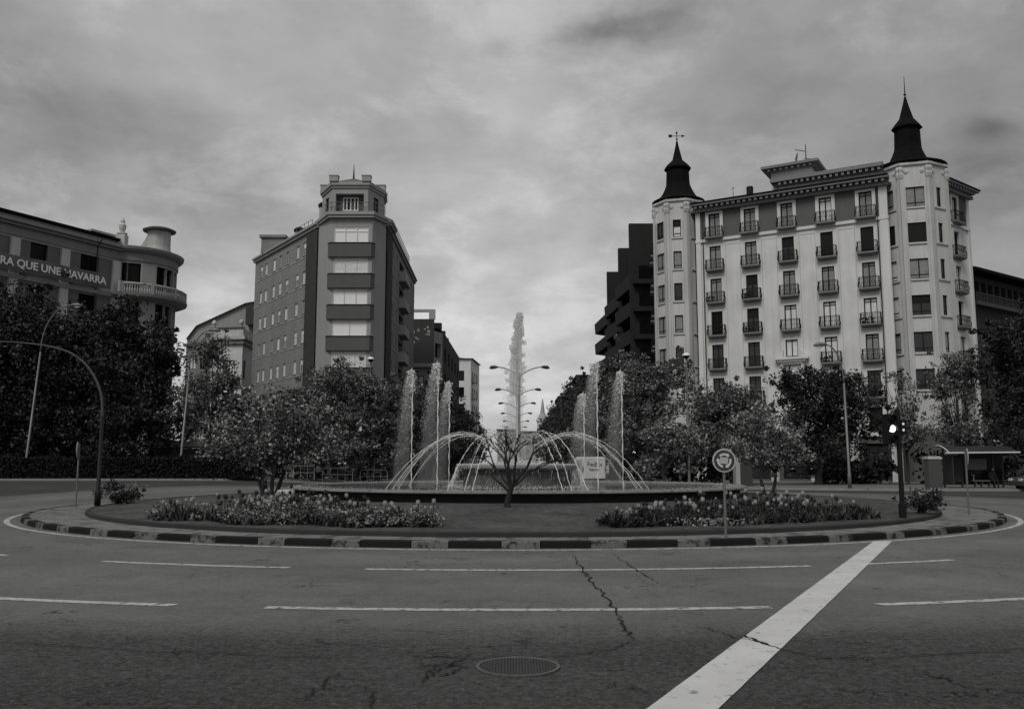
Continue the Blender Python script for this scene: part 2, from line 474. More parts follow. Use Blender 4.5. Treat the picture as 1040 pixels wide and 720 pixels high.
# painted kerb: blocks alternately black and pale
def kerb():
    mb = MB(); a = -PI; i = 0
    while a < PI:
        w = rng.uniform(.95, 1.1) if i % 2 else rng.uniform(.62, .8)
        da = w / RO; a2 = min(PI, a + da)
        n = 2
        for k in range(n):
            b0 = a + (a2 - a) * k / n + (.0006 if k == 0 else 0); b1 = a + (a2 - a) * (k + 1) / n - (.0006 if k == n - 1 else 0)
            jz = 0
            p = []
            for (r, z) in ((RO, -.02), (RO - .015, .118), (RO - .035, .134), (RO - .22, .14), (RO - .22, -.02)):
                for b in (b0, b1):
                    x, y = ringpt(b, r); p.append((x, y, z + gz(x, y)))
            mb.add(p, [(0, 1, 3, 2), (2, 3, 5, 4), (4, 5, 7, 6), (6, 7, 9, 8), (0, 2, 4, 6, 8), (1, 9, 7, 5, 3)], i % 2)
        a = a2; i += 1
    tag(mb.build('kerb', [M['kerbw'], M['kerbb']]), kind='structure')
    # concrete apron between both kerbs and the dark inner kerb
    mb = MB(); vs = []; N = 200
    for i in range(N + 1):
        a = -PI + 2 * PI * i / N
        x, y = ringpt(a, RO - .22); vs.append((x, y, .132 + gz(x, y)))
        x, y = ringpt(a, RI, RIX); vs.append((x, y, .152 + gz(x, y)))
    mb.add(vs, [(2 * i, 2 * i + 1, 2 * i + 3, 2 * i + 2) for i in range(N)])
    tag(mb.build('island_apron', M['apron']), kind='structure')
    mb = MB(); vs = []
    prof = ((0, .1), (-.01, .235), (-.03, .255), (-.15, .258), (-.16, .1))
    for i in range(N + 1):
        a = -PI + 2 * PI * i / N
        for dr, z in prof:
            x, y = ringpt(a, RI + dr, RIX + dr); vs.append((x, y, z + gz(x, y)))
    k = len(prof)
    mb.add(vs, [(i * k + j, (i + 1) * k + j, (i + 1) * k + j + 1, i * k + j + 1) for i in range(N) for j in range(k - 1)])
    tag(mb.build('inner_kerb', M['kerbd']), kind='structure')


kerb()


def lawn():
    N, K = 160, 24; vs = [(CX, CY, .5)]
    for j in range(1, K + 1):
        t = j / K
        for i in range(N):
            a = 2 * PI * i / N
            x, y = ringpt(a, (RI - .14) * t, (RIX - .14) * t)
            e = gz(x, y)
            vs.append((x, y, mz(x, y) + e * t + .012 * math.sin(x * 1.7 + y) * math.sin(y * 1.3)))
    fs = [(0, 1 + i, 1 + (i + 1) % N) for i in range(N)]
    for j in range(K - 1):
        for i in range(N):
            a = 1 + j * N + i; b = 1 + j * N + (i + 1) % N
            fs.append((a, a + N, b + N, b))
    mb = MB(); mb.add(vs, fs)
    tag(mb.build('lawn', M['grass'], smooth=True), kind='structure')


lawn()
# markings
ring('edge_line', 16.72, 16.87, .005, .005, M['line'])


def dash(r, a0, a1, w=.17):
    ring('lane_line', r, r + w, .005, .005, M['line'], R(a0), R(a1), 40)


for r, segs in ((19.95, [(-46, -40), (-34, -27.3), (-20.6, -10.4), (-6.8, 13.9), (16.8, 22.2), (28, 34), (41, 47)]),
                (23.75, [(-30, -26), (-17.2, -9.7), (-7.0, 7.1), (10.3, 16.6), (22, 28)])):
    for a0, a1 in segs: dash(r, a0, a1)
ring('lane_line', 19.8, 19.95, .005, .005, M['line'], R(64), R(84), 40)
ring('lane_line', 19.6, 19.75, .005, .005, M['line'], R(-88), R(-72), 40)


def stop_line():
    a = Vector((.30, 4.6)); b = Vector((7.93, 19.3)); n = 60; vs = []; fs = []
    for i in range(n + 1):
        p = a.lerp(b, i / n); h = .25 - .05 * i / n
        hx = h + .004 * math.sin(i * 5.3) * math.sin(i * 1.1)
        vs += [(p.x - hx, p.y, .009), (p.x + hx, p.y, .009)]
    fs = [(2 * i, 2 * i + 1, 2 * i + 3, 2 * i + 2) for i in range(n)]
    mb = MB(); mb.add(vs, fs); tag(mb.build('broad_road_line', M['stopline']), kind='structure')


stop_line()


def gp(x, y, z=0):
    d = pxdir(x, y); k = (z - EYE) / d.z
    return Vector((d.x * k, d.y * k, z))


def crack(px, w=.022, z=.0125, sub=7, jit=.055, seed=0):
    w *= .38; jit *= .7
    r = random.Random(seed); P = [gp(*p) for p in px]; pts = []
    for i in range(len(P) - 1):
        for k in range(sub):
            q = P[i].lerp(P[i + 1], k / sub)
            j = jit if k else jit * .4
            pts.append(q + Vector((r.uniform(-j, j), r.uniform(-j, j), 0)))
    pts.append(P[-1]); vs = []
    for i, q in enumerate(pts):
        t = (pts[min(i + 1, len(pts) - 1)] - pts[max(0, i - 1)]); t.normalize(); nn = Vector((-t.y, t.x, 0))
        e = min(1, i / 4, (len(pts) - 1 - i) / 4) * w * r.uniform(.35, 1.25) + .003
        vs += [(q.x - nn.x * e, q.y - nn.y * e, z), (q.x + nn.x * e, q.y + nn.y * e, z)]
    mb = MB(); mb.add(vs, [(2 * i, 2 * i + 1, 2 * i + 3, 2 * i + 2) for i in range(len(pts) - 1)])
    tag(mb.build('road_crack', M['crack']), kind='structure')


crack([(582, 564), (592, 580), (603, 592), (612, 605), (628, 625), (635, 640), (641, 651)], .028, seed=1, jit=.07)
crack([(641, 651), (625, 659), (595, 664), (568, 667), (545, 668), (512, 666), (480, 670)], .016, seed=2, jit=.03)
crack([(624, 563), (638, 574), (652, 583), (668, 592)], .016, seed=3)
crack([(706, 636), (730, 642), (745, 648), (765, 651), (790, 659), (830, 668), (880, 670), (950, 665), (1044, 659)], .016, seed=4, jit=.03)
crack([(752, 645), (770, 652), (782, 656)], .04, seed=5, jit=.03)
crack([(0, 652), (60, 656), (150, 662), (230, 664), (300, 668), (345, 667)], .010, seed=6, jit=.03)
crack([(345, 683), (330, 695), (318, 703), (310, 712)], .014, seed=7)
crack([(374, 698), (381, 707), (379, 722)], .012, seed=8)
crack([(300, 688), (360, 690), (410, 690)], .008, seed=9, jit=.02)
for i, q in enumerate([[(427, 695), (436, 682), (446, 675)], [(432, 690), (446, 680), (470, 673)], [(440, 687), (455, 685), (468, 678)], [(450, 678), (468, 671), (472, 668)], [(430, 678), (450, 676), (482, 678)]]):
    crack(q, .022, seed=20 + i, jit=.04)
crack([(600, 690), (630, 697), (662, 706)], .009, seed=30, jit=.03)
crack([(848, 700), (868, 703), (890, 701)], .012, seed=31, jit=.02)
crack([(395, 640), (440, 642), (470, 641)], .008, seed=32, jit=.03)


def manhole():
    c = gp(526, 677.5); r = .345
    t = thing('manhole_cover', 'round ribbed iron manhole cover set in the cracked asphalt', 'manhole cover', (c.x, c.y, 0))
    mb = MB(); mb.lathe([(r, .002), (r, .016), (r - .028, .016), (r - .03, .008)], 48); mb.f = mb.f[:-2]; mb.mi = mb.mi[:-2]
    local(mb.build('frame_ring', mat('lid_rim', .085, .6, 20, .5)), t)
    mb = MB(); mb.lathe([(r - .032, .003), (r - .032, .009), (0.0001, .009)], 48); lid = local(mb.build('lid', mat('lid_groove', .035, .8)), t); mb = MB()
    for i in range(-12, 13):
        x = i * .024; h = math.sqrt(max(0, (r - .05) ** 2 - x * x))
        mb.box(x - .006, x + .006, -h, h, .0085, .0135)
    local(mb.build('ribs', M['iron_lid']), lid)


manhole()


# pavements on the far side of the ring
def pavement(name, poly_edge, far_x, sgn):
    """edge points (x,y) along the kerb; strip reaches to far_x"""
    mb = MB(); vs = []; fs = []; K = 14
    for (x, y) in poly_edge:
        for k in range(K + 1):
            xx = x + (far_x - x) * (k / K) ** 1.5; vs.append((xx, y, gz(xx, y) + .13))
    n = len(poly_edge)
    for i in range(n - 1):
        for k in range(K):
            a = i * (K + 1) + k; fs.append((a, a + 1, a + K + 2, a + K + 1))
    mb.add(vs, fs)
    tag(mb.build(name, M['pave']), kind='structure')
    mb = MB()
    for i in range(n - 1):
        (x0, y0), (x1, y1) = poly_edge[i], poly_edge[i + 1]
        d = Vector((x1 - x0, y1 - y0)); L = d.length; d /= L; nn = Vector((d.y, -d.x)) * (-1 if sgn < 0 else 1)
        if sgn > 0: nn = -nn
        for q0, q1 in ((0, 1),):
            a = Vector((x0, y0)); b = Vector((x1, y1))
            w = .18
            P = []
            for p in (a, b):
                for off, z in ((0, -.02), (0, .14), (w, .14), (w, -.02)):
                    P.append((p.x + nn.x * off, p.y + nn.y * off, gz(p.x, p.y) + z))
            mb.add(P, [(0, 4, 5, 1), (1, 5, 6, 2), (2, 6, 7, 3)])
    tag(mb.build(name + '_kerb', mat('granite_kerb', .22, .8, 5, .2)), kind='structure')


pavement('pavement_right', [(95, 53.6), (60, 53.8), (40, 54.2), (28, 54.6), (22, 55.5), (17, 57.5), (13.5, 60), (11, 63), (9.6, 67), (9.2, 75), (9.2, 120), (9.2, 300)], 130, 1)
pavement('pavement_left', [(-95, 61.2), (-60, 61.4), (-36, 61.6), (-20, 62), (-15, 63.5), (-11, 66), (-8.6, 70), (-8.0, 78), (-8.0, 120), (-8.0, 300)], -130, -1)
mb = MB(); mb.prism([(-.9, 71), (1.6, 71), (1.9, 76), (2.2, 260), (-.2, 260)], -.01, .14)
tag(mb.build('median_kerb', M['pave']), kind='structure')


# ------------------------------------------------------------------ building tools
class Fr:
    """wall frame: s along the wall to the viewer's right, z up, d outwards"""
    def __init__(s, a, b):
        s.a = Vector(a); s.u = (Vector(b) - s.a); s.L = s.u.length; s.u /= s.L
        s.n = Vector((s.u.y, -s.u.x)); s.ang = math.atan2(s.u.y, s.u.x)
    def p(s, t, z, d=0):
        q = s.a + s.u * t + s.n * d; return (q.x, q.y, z)
    def box(s, mb, s0, s1, z0, z1, d0, d1, mi=0):
        mb.box(s0, s1, d0, d1, z0, z1, mi, lambda t, d, z: s.p(t, z, d))


def wall(mb, fr, z0, z1, ops, reveal=.25, s0=0, s1=None, d=0):
    s1 = fr.L if s1 is None else s1
    S = sorted(set([s0, s1] + [v for o in ops for v in o[:2]])); Z = sorted(set([z0, z1] + [v for o in ops for v in o[2:]]))
    S = [v for v in S if s0 <= v <= s1]; Z = [v for v in Z if z0 <= v <= z1]
    for i in range(len(S) - 1):
        for j in range(len(Z) - 1):
            cs, cz = (S[i] + S[i + 1]) / 2, (Z[j] + Z[j + 1]) / 2
            if any(o[0] < cs < o[1] and o[2] < cz < o[3] for o in ops): continue
            mb.add([fr.p(S[i], Z[j], d), fr.p(S[i + 1], Z[j], d), fr.p(S[i + 1], Z[j + 1], d), fr.p(S[i], Z[j + 1], d)], [(0, 1, 2, 3)])
    for a, b, c, e in ops:
        q = [(a, c), (b, c), (b, e), (a, e)]
        for k in range(4):
            (x0, y0), (x1, y1) = q[k], q[(k + 1) % 4]
            mb.add([fr.p(x0, y0, d), fr.p(x1, y1, d), fr.p(x1, y1, d - reveal), fr.p(x0, y0, d - reveal)], [(0, 3, 2, 1)])


PROTO = {}


def stamp(key, builder, parent, loc, rz):
    if key not in PROTO:
        o = builder(); PROTO[key] = o
    else: o = copy_tree(PROTO[key])
    o.parent = parent
    L = Vector(loc) - parent.location
    o.location = L; o.rotation_euler = (0, 0, rz)
    return o


def win_builder(w, h, style, fm, t=.07, mull=1, bar=None):
    """local: x right, y into the wall, z up from the sill"""
    def f():
        mb = MB(); x0, x1 = -w / 2, w / 2
        mb.box(x0, x0 + t, -.03, .05, 0, h); mb.box(x1 - t, x1, -.03, .05, 0, h)
        mb.box(x0 + t, x1 - t, -.03, .05, 0, t); mb.box(x0 + t, x1 - t, -.03, .05, h - t, h)
        for k in range(mull):
            c = x0 + w * (k + 1) / (mull + 1); mb.box(c - t * .55, c + t * .55, -.025, .045, t, h - t)
        if bar: mb.box(x0 + t, x1 - t, -.02, .04, h * bar - .03, h * bar + .03)
        o = mb.build('window', fm)
        pm = {'dark': M['glass'], 'curtain': M['glass_l'], 'black': M['glass_k'], 'blind': M['blind'], 'dim': mat('dim_curtain', .22, .15, 3, .4, spec=.5), 'shut': M['shutter'], 'half': M['glass'], 'halfc': M['glass_l']}[style]
        mb = MB(); mb.box(x0 + t * .5, x1 - t * .5, .02, .035, t * .5, h - t * .5)
        local(mb.build('pane', pm), o)
        if style in ('half', 'halfc'):
            mb = MB(); hh = h * .36
            n = 8
            for k in range(n): mb.box(x0 + t, x1 - t, -.015, .012, h - t - hh * (k + 1) / n + .01, h - t - hh * k / n)
            local(mb.build('blind', M['blind'] if fm is M['frame_w'] else M['shutter']), o)
        if style in ('shut',):
            mb = MB(); n = int(h / .12)
            for k in range(n): mb.box(x0 + .02, x1 - .02, -.045, -.015, h * k / n + .012, h * (k + 1) / n)
            local(mb.build('blind', M['shutter']), o)
        return o
    return f


def sill_win(w, h, sty):
    def f():
        o = win_builder(w, h, sty, M['frame_w'], .06, 1)(); mb = MB(); mb.box(-w / 2 - .08, w / 2 + .08, -.19, -.03, -.08, -.005); local(mb.build('sill', M['band']), o); return o
    return f


def balcony_builder(w, dep=.55, h=.95, solid=False):
    def f():
        mb = MB(); x0, x1 = -w / 2, w / 2
        mb.box(x0, x1, -dep, 0, -.12, 0); mb.box(x0 + .06, x1 - .06, -dep + .06, 0, -.2, -.12); mb.box(x0 + .16, x1 - .16, -dep + .16, 0, -.27, -.2)
        o = mb.build('balcony', M['stone'])
        mb = MB()
        def rail(a, b):
            (ax, ay), (bx, by) = a, b
            for z, r in ((h, .028), (h - .13, .016), (.06, .016)): mb.tube([(ax, ay, z), (bx, by, z)], r, 5)
            L = math.hypot(bx - ax, by - ay); n = max(2, int(L / .12))
            for i in range(n + 1):
                t = i / n; x, y = ax + (bx - ax) * t, ay + (by - ay) * t
                ox, oy = (0, -.07) if abs(bx - ax) > abs(by - ay) else ((-.07 if ax < 0 else .07), 0)
                mb.tube([(x, y, 0), (x + ox * .9, y + oy * .9, h * .22), (x + ox, y + oy, h * .38), (x, y, h * .62), (x, y, h)], .017, 4, False)
                if i < n and i % 2 == 0:
                    mb.lathe([(.001, -.05), (.05, 0), (.001, .05)], 5, (x + ox * .5 + (bx - ax) / L * .06, y + oy * .5, h * .5))
        e = .05
        rail((x0 + e, -dep + e), (x1 - e, -dep + e)); rail((x0 + e, -dep + e), (x0 + e, 0)); rail((x1 - e, -dep + e), (x1 - e, 0))
        local(mb.build('railing', M['iron']), o)
        return o
    return f


def cornice(mb, fr, z, out, h, s0=None, s1=None, steps=3):
    s0 = 0 if s0 is None else s0; s1 = fr.L if s1 is None else s1
    for k in range(steps):
        fr.box(mb, s0 - out * (k + 1) / steps * .0, s1, z + h * k / steps, z + h * (k + 1) / steps, -.2, out * (k + 1) / steps)


def dentils(mb, fr, z0, z1, d0, d1, sp=.55, w=.3, s0=0, s1=None):
    s1 = fr.L if s1 is None else s1
    n = int((s1 - s0) / sp)
    for i in range(n): fr.box(mb, s0 + (i + .3) * (s1 - s0) / n, s0 + (i + .3) * (s1 - s0) / n + w, z0, z1, d0, d1)


# ------------------------------------------------------------------ right building with two spired towers
def right_building():
    root = thing('corner_apartment_building', 'pale apartment block with balconies and a dark spired turret at both corners', 'building', (30, 90, .13))
    F = Fr((18.0, 84.75), (33.1, 75.8)); TOP = 26.1
    SC, SR = (36.1, 77.9), 2.85     # right tower
    LC, LR = (17.0, 88.0), 2.4
    bays = [1.9 + 3.45 * k for k in range(5)]
    # storeys: door height rows with balcony
    rows = [23.4 - 3.2 * k for k in range(7)]
    ops = []
    for i, s in enumerate(bays):
        for k, z in enumerate(rows):
            if k == 4 and i == 2: ops.append((s - .55, s + .55, z + .75, z + 2.3)); continue
            ops.append((s - .55, s + .55, z + .02, z + 2.32))
        ops.append((s - 1.15, s + 1.15, .3, 3.4))
    mb = MB(); wall(mb, F, 4.02, 23.15, [o for o in ops if 4.0 < o[2] and o[3] < 23.1], .28); mb.build('wall', M['cream'], root)
    mb = MB(); wall(mb, F, 0, 4.02, [o for o in ops if o[2] < 4], .5); mb.build('shopfront_wall', M['spandrel'], root)
    mb = MB(); wall(mb, F, 23.15, TOP, [o for o in ops if o[3] > 23.2], .28); mb.build('attic_wall', M['attic'], root)
    # body behind the facades
    body = [(18.0, 84.75), (33.1, 75.8), (36.1, 77.9), (42.2, 80.3), (40, 97), (15.8, 98), (15.1, 89), (17, 88)]
    mbb = MB(); cxx = sum(p[0] for p in body) / 8; cyy = sum(p[1] for p in body) / 8
    mbb.prism([(cxx + (p[0] - cxx) * .95, cyy + (p[1] - cyy) * .93) for p in body], .05, TOP + .1); mbb.build('inner_walls', M['shutter'], root)
    mbr = MB(); mbr.prism([(cxx + (p[0] - cxx) * 1.0, cyy + (p[1] - cyy) * .995) for p in body], TOP + .1, TOP + .35); mbr.build('roof', M['roof'], root)
    # trim: surrounds, string course, recessed panel frames
    tr = MB(); F.box(tr, 0, F.L, 23.0, 23.28, -.05, .16); F.box(tr, 0, F.L, 4.0, 4.35, -.05, .2)
    for i, s in enumerate(bays):
        for k, z in enumerate(rows):
            e = .30 if k == 0 else .26
            z0 = z + (.75 if (k == 4 and i == 2) else 0)
            d = .10 if k == 0 else .035
            F.box(tr, s - .55 - e, s - .553, z0, z + 2.32, -.05, d); F.box(tr, s + .553, s + .55 + e, z0, z + 2.32, -.05, d)
            F.box(tr, s - .55 - e, s + .55 + e, z + 2.325, z + 2.55, -.05, d + .003)
    tr.build('trim', M['trim'], root)
    for i in range(4):
        pm = MB()
        for z in rows[1:6]:
            a_, b_ = bays[i] + 1.0, bays[i + 1] - 1.0
            for q in ((a_, a_ + .06, z - .5, z + 2.45), (b_ - .06, b_, z - .5, z + 2.45)): F.box(pm, q[0], q[1], q[2] - .12, q[3] + .13, -.02, .022)
        F.box(pm, a_ + .06, b_ - .06, 22.55, 22.61, -.02, .022)
        pm.build('panel_moulding', wall_mat('moulding', .44), root)
    # end pilaster strips
    p = MB()
    for a, b in ((.05, .5), (F.L - .75, F.L - .05)): p = MB(); F.box(p, a, b, .05, TOP, -.05, .12); p.build('pilaster', M['trim'], root)
    for s in (.75, F.L - .9):
        t = MB(); t.tube([F.p(s, .1, .12), F.p(s, TOP - .1, .12)], .055, 6); t.build('drainpipe', M['dgrey'], root)
    # cornice
    c = MB(); F.box(c, -.1, F.L + .1, TOP - .1, TOP + .18, -.1, .45); F.box(c, -.2, F.L + .2, TOP + .45, TOP + .62, -.1, .95)
    F.box(c, -.15, F.L + .15, TOP + .18, TOP + .45, -.1, .30); dentils(c, F, TOP + .18, TOP + .449, .30, .82, .52, .26)
    c.build('cornice', M['stone'], root)
    g = MB(); F.box(g, -.2, F.L + .2, TOP + .625, TOP + .75, -.1, 1.02); g.build('gutter', M['slate'], root)
    # pediment window of the middle bay, two solid storeys lower
    s = bays[2]; z = rows[4] + .62
    pd = MB()
    for a, b, c0, c1, d in ((-1.5, 1.5, -.15, .05, .5), (-1.25, 1.25, -.35, -.152, .38), (-1.0, 1.0, -.55, -.352, .25)): F.box(pd, s + a, s + b, z + c0, z + c1, -.05, d)
    for sg in (-1, 1):
        pd.add([F.p(s + sg * 1.5, z + .06, .4), F.p(s + sg * .75, z + .06, .4), F.p(s + sg * .75, z + .75, .4), F.p(s + sg * 1.5, z + .06, -.02), F.p(s + sg * .75, z + .06, -.02), F.p(s + sg * .75, z + .75, -.02)],
               [(0, 1, 2), (3, 5, 4), (0, 2, 5, 3), (1, 4, 5, 2)])
    F.box(pd, s - 1.05, s - .8, z - 3.0, z - .56, -.05, .2); F.box(pd, s + .8, s + 1.05, z - 3.0, z - .56, -.05, .2)
    pd.build('hood', M['trim'], root)
    # windows and balconies
    st = [['dim', 'dim', 'dim', 'curtain', 'dim'], ['dim', 'dim', 'half', 'shut', 'shut'], ['dim', 'half', 'dim', 'dim', 'dim'],
          ['black', 'half', 'curtain', 'curtain', 'curtain'], ['dark', 'dark', 'curtain', 'curtain', 'dim'], ['dark', 'dark', 'dark', 'dim', 'dark'], ['dark'] * 5]
    for k, z in enumerate(rows):
        for i, s in enumerate(bays):
            sty = st[k][i]
            if k == 4 and i == 2:
                stamp(('fw2', sty), win_builder(1.1, 1.55, sty, M['frame_d'], .08), root, F.p(s, z + .75, -.14), F.ang); continue
            stamp(('fw', sty), win_builder(1.1, 2.3, sty, M['frame_d'], .085, 1, .86), root, F.p(s, z + .02, -.14), F.ang)
            if k < 6 and not (k in (5,) and i == 2): stamp('fbal', balcony_builder(1.75), root, F.p(s, z, 0), F.ang)
    for k, i in ((3, 4), (2, 0), (2, 1), (5, 1), (4, 3), (3, 1)):
        z = rows[k]; s = bays[i]; pl = MB(); g = random.Random(k * 7 + i)
        for q in range(g.choice([2, 3, 4])):
            c0 = F.p(s - .6 + q * .38, z + .02, .36); pl.lathe([(.09, 0), (.12, .2)], 8, c0)
            for w in range(14): pl.lathe([(.001, -.07), (.07, 0), (.001, .08)], 4, (c0[0] + g.gauss(0, .1), c0[1] + g.gauss(0, .1), c0[2] + .3 + abs(g.gauss(0, .16))))
        pl.build('potted_plants', M['leaf_d'], root)
    for i, s in enumerate(bays):
        stamp('shopw', win_builder(2.3, 3.1, 'dark', M['frame_d'], .1, 1, .75), root, F.p(s, .3, -.2), F.ang)

    def tower(c, r, rot, ztop, big, side, front=None):
        """octagonal corner tower"""
        cor = [(c[0] + r / math.cos(PI / 8) * math.cos(rot + PI / 8 + k * PI / 4), c[1] + r / math.cos(PI / 8) * math.sin(rot + PI / 8 + k * PI / 4)) for k in range(8)]
        tw = MB(); tb = MB(); trm = MB(); fr = {}
        for k in range(8):
            # face k has outward normal angle rot + k*45 deg ; walk left to right seen from outside
            b = cor[k]; a = cor[(k - 1) % 8]
            f = Fr(a, b)
            mid = (Vector(a) + Vector(b)) / 2 - Vector(c)
            if f.n.dot(mid) < 0: f = Fr(b, a)
            fr[k] = f
            ww = big.get(k, 0); o2 = []
            if ww:
                for q, z in enumerate(rows[:-1]):
                    o2.append((f.L / 2 - ww / 2, f.L / 2 + ww / 2, z + .55, z + 2.3))
            wall(tw, f, 4.3, ztop, [o for o in o2 if o[2] > 4.4], .25); wall(tb, f, 0, 4.3, [], .25)
            for a0, a1 in ((.0, .24), (f.L - .24, f.L)): f.box(trm, a0, a1, 4.35, ztop - 1.5, -.05, .11)
            for q in (.36, f.L - .44): f.box(trm, q, q + .08, 4.6, ztop - 2.2, -.05, .05)
            for z in rows: f.box(trm, .45, f.L - .45, z + .36, z + .52, -.05, .10)
            # carved capitals under the eave
            for q in (.12, f.L - .12):
                trm.lathe([(.05, -.7), (.15, -.5), (.20, -.2), (.16, 0), (.22, .25), (.20, .38), (.1, .5)], 7, f.p(q, ztop - .95, .05)); trm.lathe([(.03, -.2), (.3, -.05), (.34, .15), (.2, .35), (.03, .4)], 6, f.p(f.L / 2 + (q - f.L / 2) * .62, ztop - 1.0, -.2))
            f.box(trm, 0, f.L, ztop - .32, ztop - .1, -.05, .16)
            if ww:
                for q, z in enumerate(rows[:-1]):
                    sty = (front or {}).get(k, [None] * 9)[q] or rng.choice(side)
                    stamp(('tw', round(ww, 2), sty), win_builder(ww, 1.75, sty, M['frame_d'], .08, 1 if ww > 1.2 else 0, .2), root, f.p(f.L / 2, z + .55, -.14), f.ang)
        tw.build('tower_wall', M['tower'], root); tb.build('shopfront_wall', M['spandrel'], root); trm.build('tower_trim', M['pilaster'], root)
        e = r / math.cos(PI / 8)
        rf = MB(); rf.lathe([(e * .9, ztop - .15), (e + .02, ztop - .02), (e + .10, ztop + .08), (e + .07, ztop + .2), (e * .86, ztop + .42), (e * .6, ztop + .6)], 32, (c[0], c[1], 0))
        rf.build('eave', M['slate'], root)
        sp = MB(); q = r / 2.85
        H = 1.12 if r > 2.6 else 1.05
        bq = (.70, .60, .52, .44, .38, .37, .355) if r > 2.6 else (.86, .74, .64, .54, .465, .455, .44)
        hs = 1.34 if r > 2.6 else 1.24; nk = ztop + 2.85 * hs
        sp.lathe([(e * (bq[0] + .02), ztop + .38), (e * bq[1], ztop + .66), (e * bq[2], ztop + 1.05), (e * bq[3], ztop + 1.55), (e * bq[4], ztop + 2.05), (e * bq[5], ztop + 2.4), (e * bq[6], nk),
                  (e * bq[6] + .20, nk + .13), (e * bq[6] + .24, nk + .22), (e * bq[6] + .0, nk + .55), (e * .2, nk + 1.15), (e * .14, nk + 1.8), (e * .07, nk + 2.6), (e * .03, nk + 3.2), (.001, nk + 3.3)], 8 if r > 2.6 else 12, (c[0], c[1], 0), rot)
        sp.build('spire', M['slate'], root)
        return fr, nk + 3.3

    n0 = math.atan2(F.n.y, F.n.x)
    # right tower: faces parallel to the facade, then two turning to the side street
    fr, zt = tower(SC, SR, n0 + R(13), 28.0, {7: .85, 0: 1.65, 1: .6}, ['dim', 'dark', 'shut'], {0: ['dim', 'shut', 'dim', 'half', 'dark', 'dark', 'dark'], 7: ['dim', 'shut', 'curtain', 'curtain', 'dim', 'black', 'dark']})
    fi = MB(); fi.tube([(SC[0], SC[1], zt - .4), (SC[0], SC[1], zt + 1.9)], [.06, .02], 6); fi.lathe([(.02, -.1), (.16, 0), (.02, .12)], 8, (SC[0], SC[1], zt + .15)); fi.build('finial', M['black'], root)
    fr, zt = tower(LC, LR, n0 + R(15), 27.9, {0: .8, 7: 1.5, 6: .7}, ['dim', 'dark', 'dim', 'halfc'])
    fi = MB(); x, y = LC; fi.tube([(x, y, zt - .4), (x, y, zt + 1.0)], [.05, .025], 6); fi.lathe([(.02, -.1), (.13, 0), (.02, .12)], 8, (x, y, zt + .1))
    fi.tube([(x - .75, y, zt + .45), (x + .6, y, zt + .45)], .035, 5); fi.box(x - .85, x - .5, y - .02, y + .02, zt + .3, zt + .6)
    fi.add([(x + .5, y - .02, zt + .3), (x + .85, y - .02, zt + .45), (x + .5, y - .02, zt + .6), (x + .5, y + .02, zt + .3), (x + .85, y + .02, zt + .45), (x + .5, y + .02, zt + .6)], [(0, 1, 2), (5, 4, 3), (0, 3, 4, 1), (1, 4, 5, 2), (2, 5, 3, 0)])
    fi.lathe([(.03, 0), (.12, .15), (.03, .3)], 6, (x, y, zt + .6)); fi.build('weathervane', M['black'], root)
    # side wing on the right street
    G = Fr((38.2, 76.8), (42.4, 80.2)); gb = [2.6]
    o2 = [(s - .5, s + .5, z + .02, z + 2.3) for s in gb for z in rows]
    mb = MB(); wall(mb, G, 4.02, 23.15, [o for o in o2 if o[3] < 23.1], .28); mb.build('wall', M['cream'], root)
    mb = MB(); wall(mb, G, 23.15, TOP, [o for o in o2 if o[3] > 23.2], .28); mb.build('attic_wall', M['attic'], root)
    tr = MB(); G.box(tr, 0, G.L, 23.0, 23.28, -.05, .16); G.box(tr, G.L - .45, G.L, .1, TOP, -.05, .12); G.box(tr, 0, .8, 4.1, 23.0, -.05, .1)
    for z in rows:
        for s in gb:
            G.box(tr, s - .78, s - .503, z, z + 2.32, -.05, .1); G.box(tr, s + .503, s + .78, z, z + 2.32, -.05, .1); G.box(tr, s - .78, s + .78, z + 2.325, z + 2.6, -.05, .103)
    tr.build('trim', M['trim'], root)
    c = MB(); G.box(c, 0, G.L + .3, TOP - .1, TOP + .18, -.1, .45); G.box(c, 0, G.L + .5, TOP + .45, TOP + .62, -.1, .95); G.box(c, 0, G.L + .15, TOP + .18, TOP + .45, -.1, .3)
    dentils(c, G, TOP + .18, TOP + .449, .3, .82, .52, .26); c.build('cornice', M['stone'], root)
    g = MB(); G.box(g, 0, G.L + .6, TOP + .625, TOP + .75, -.1, 1.02); g.build('gutter', M['slate'], root)
    for k, z in enumerate(rows):
        stamp(('fwg', k % 2), win_builder(1.0, 2.28, ['curtain', 'black'][k % 2], M['frame_d'], .085), root, G.p(gb[0], z + .02, -.14), G.ang)
        stamp('fbal', balcony_builder(1.75), root, G.p(gb[0], z, 0), G.ang)
    E2 = Fr((42.4, 80.2), (40, 97)); mb = MB(); wall(mb, E2, 0, TOP, [], .2); mb.build('wall', M['cream'], root)
    # avenue wing on the left
    W = Fr((15.95, 97.5), (14.9, 89.3)); ob = [(s - .5, s + .5, z + .02, z + 2.3) for s in (2.2, 5.6) for z in rows]
    mb = MB(); wall(mb, W, 0, TOP, ob, .28); mb.build('wall', M['cream'], root)
    for k, z in enumerate(rows):
        for s in (2.2, 5.6):
            stamp(('fwg', 1), win_builder(1.0, 2.28, 'black', M['frame_d'], .085), root, W.p(s, z + .02, -.14), W.ang)
            if z > 7: stamp('fbal', balcony_builder(1.75), root, W.p(s, z, 0), W.ang)
    # penthouse blocks on the roof
    P = Fr(F.p(7.1, 0, -1.6)[:2], F.p(10.9, 0, -1.6)[:2])
    ph = MB(); ph.prism([P.p(0, 0)[:2], P.p(P.L, 0)[:2], P.p(P.L, 0, -5)[:2], P.p(0, 0, -5)[:2]], TOP + .4, TOP + 3.25)
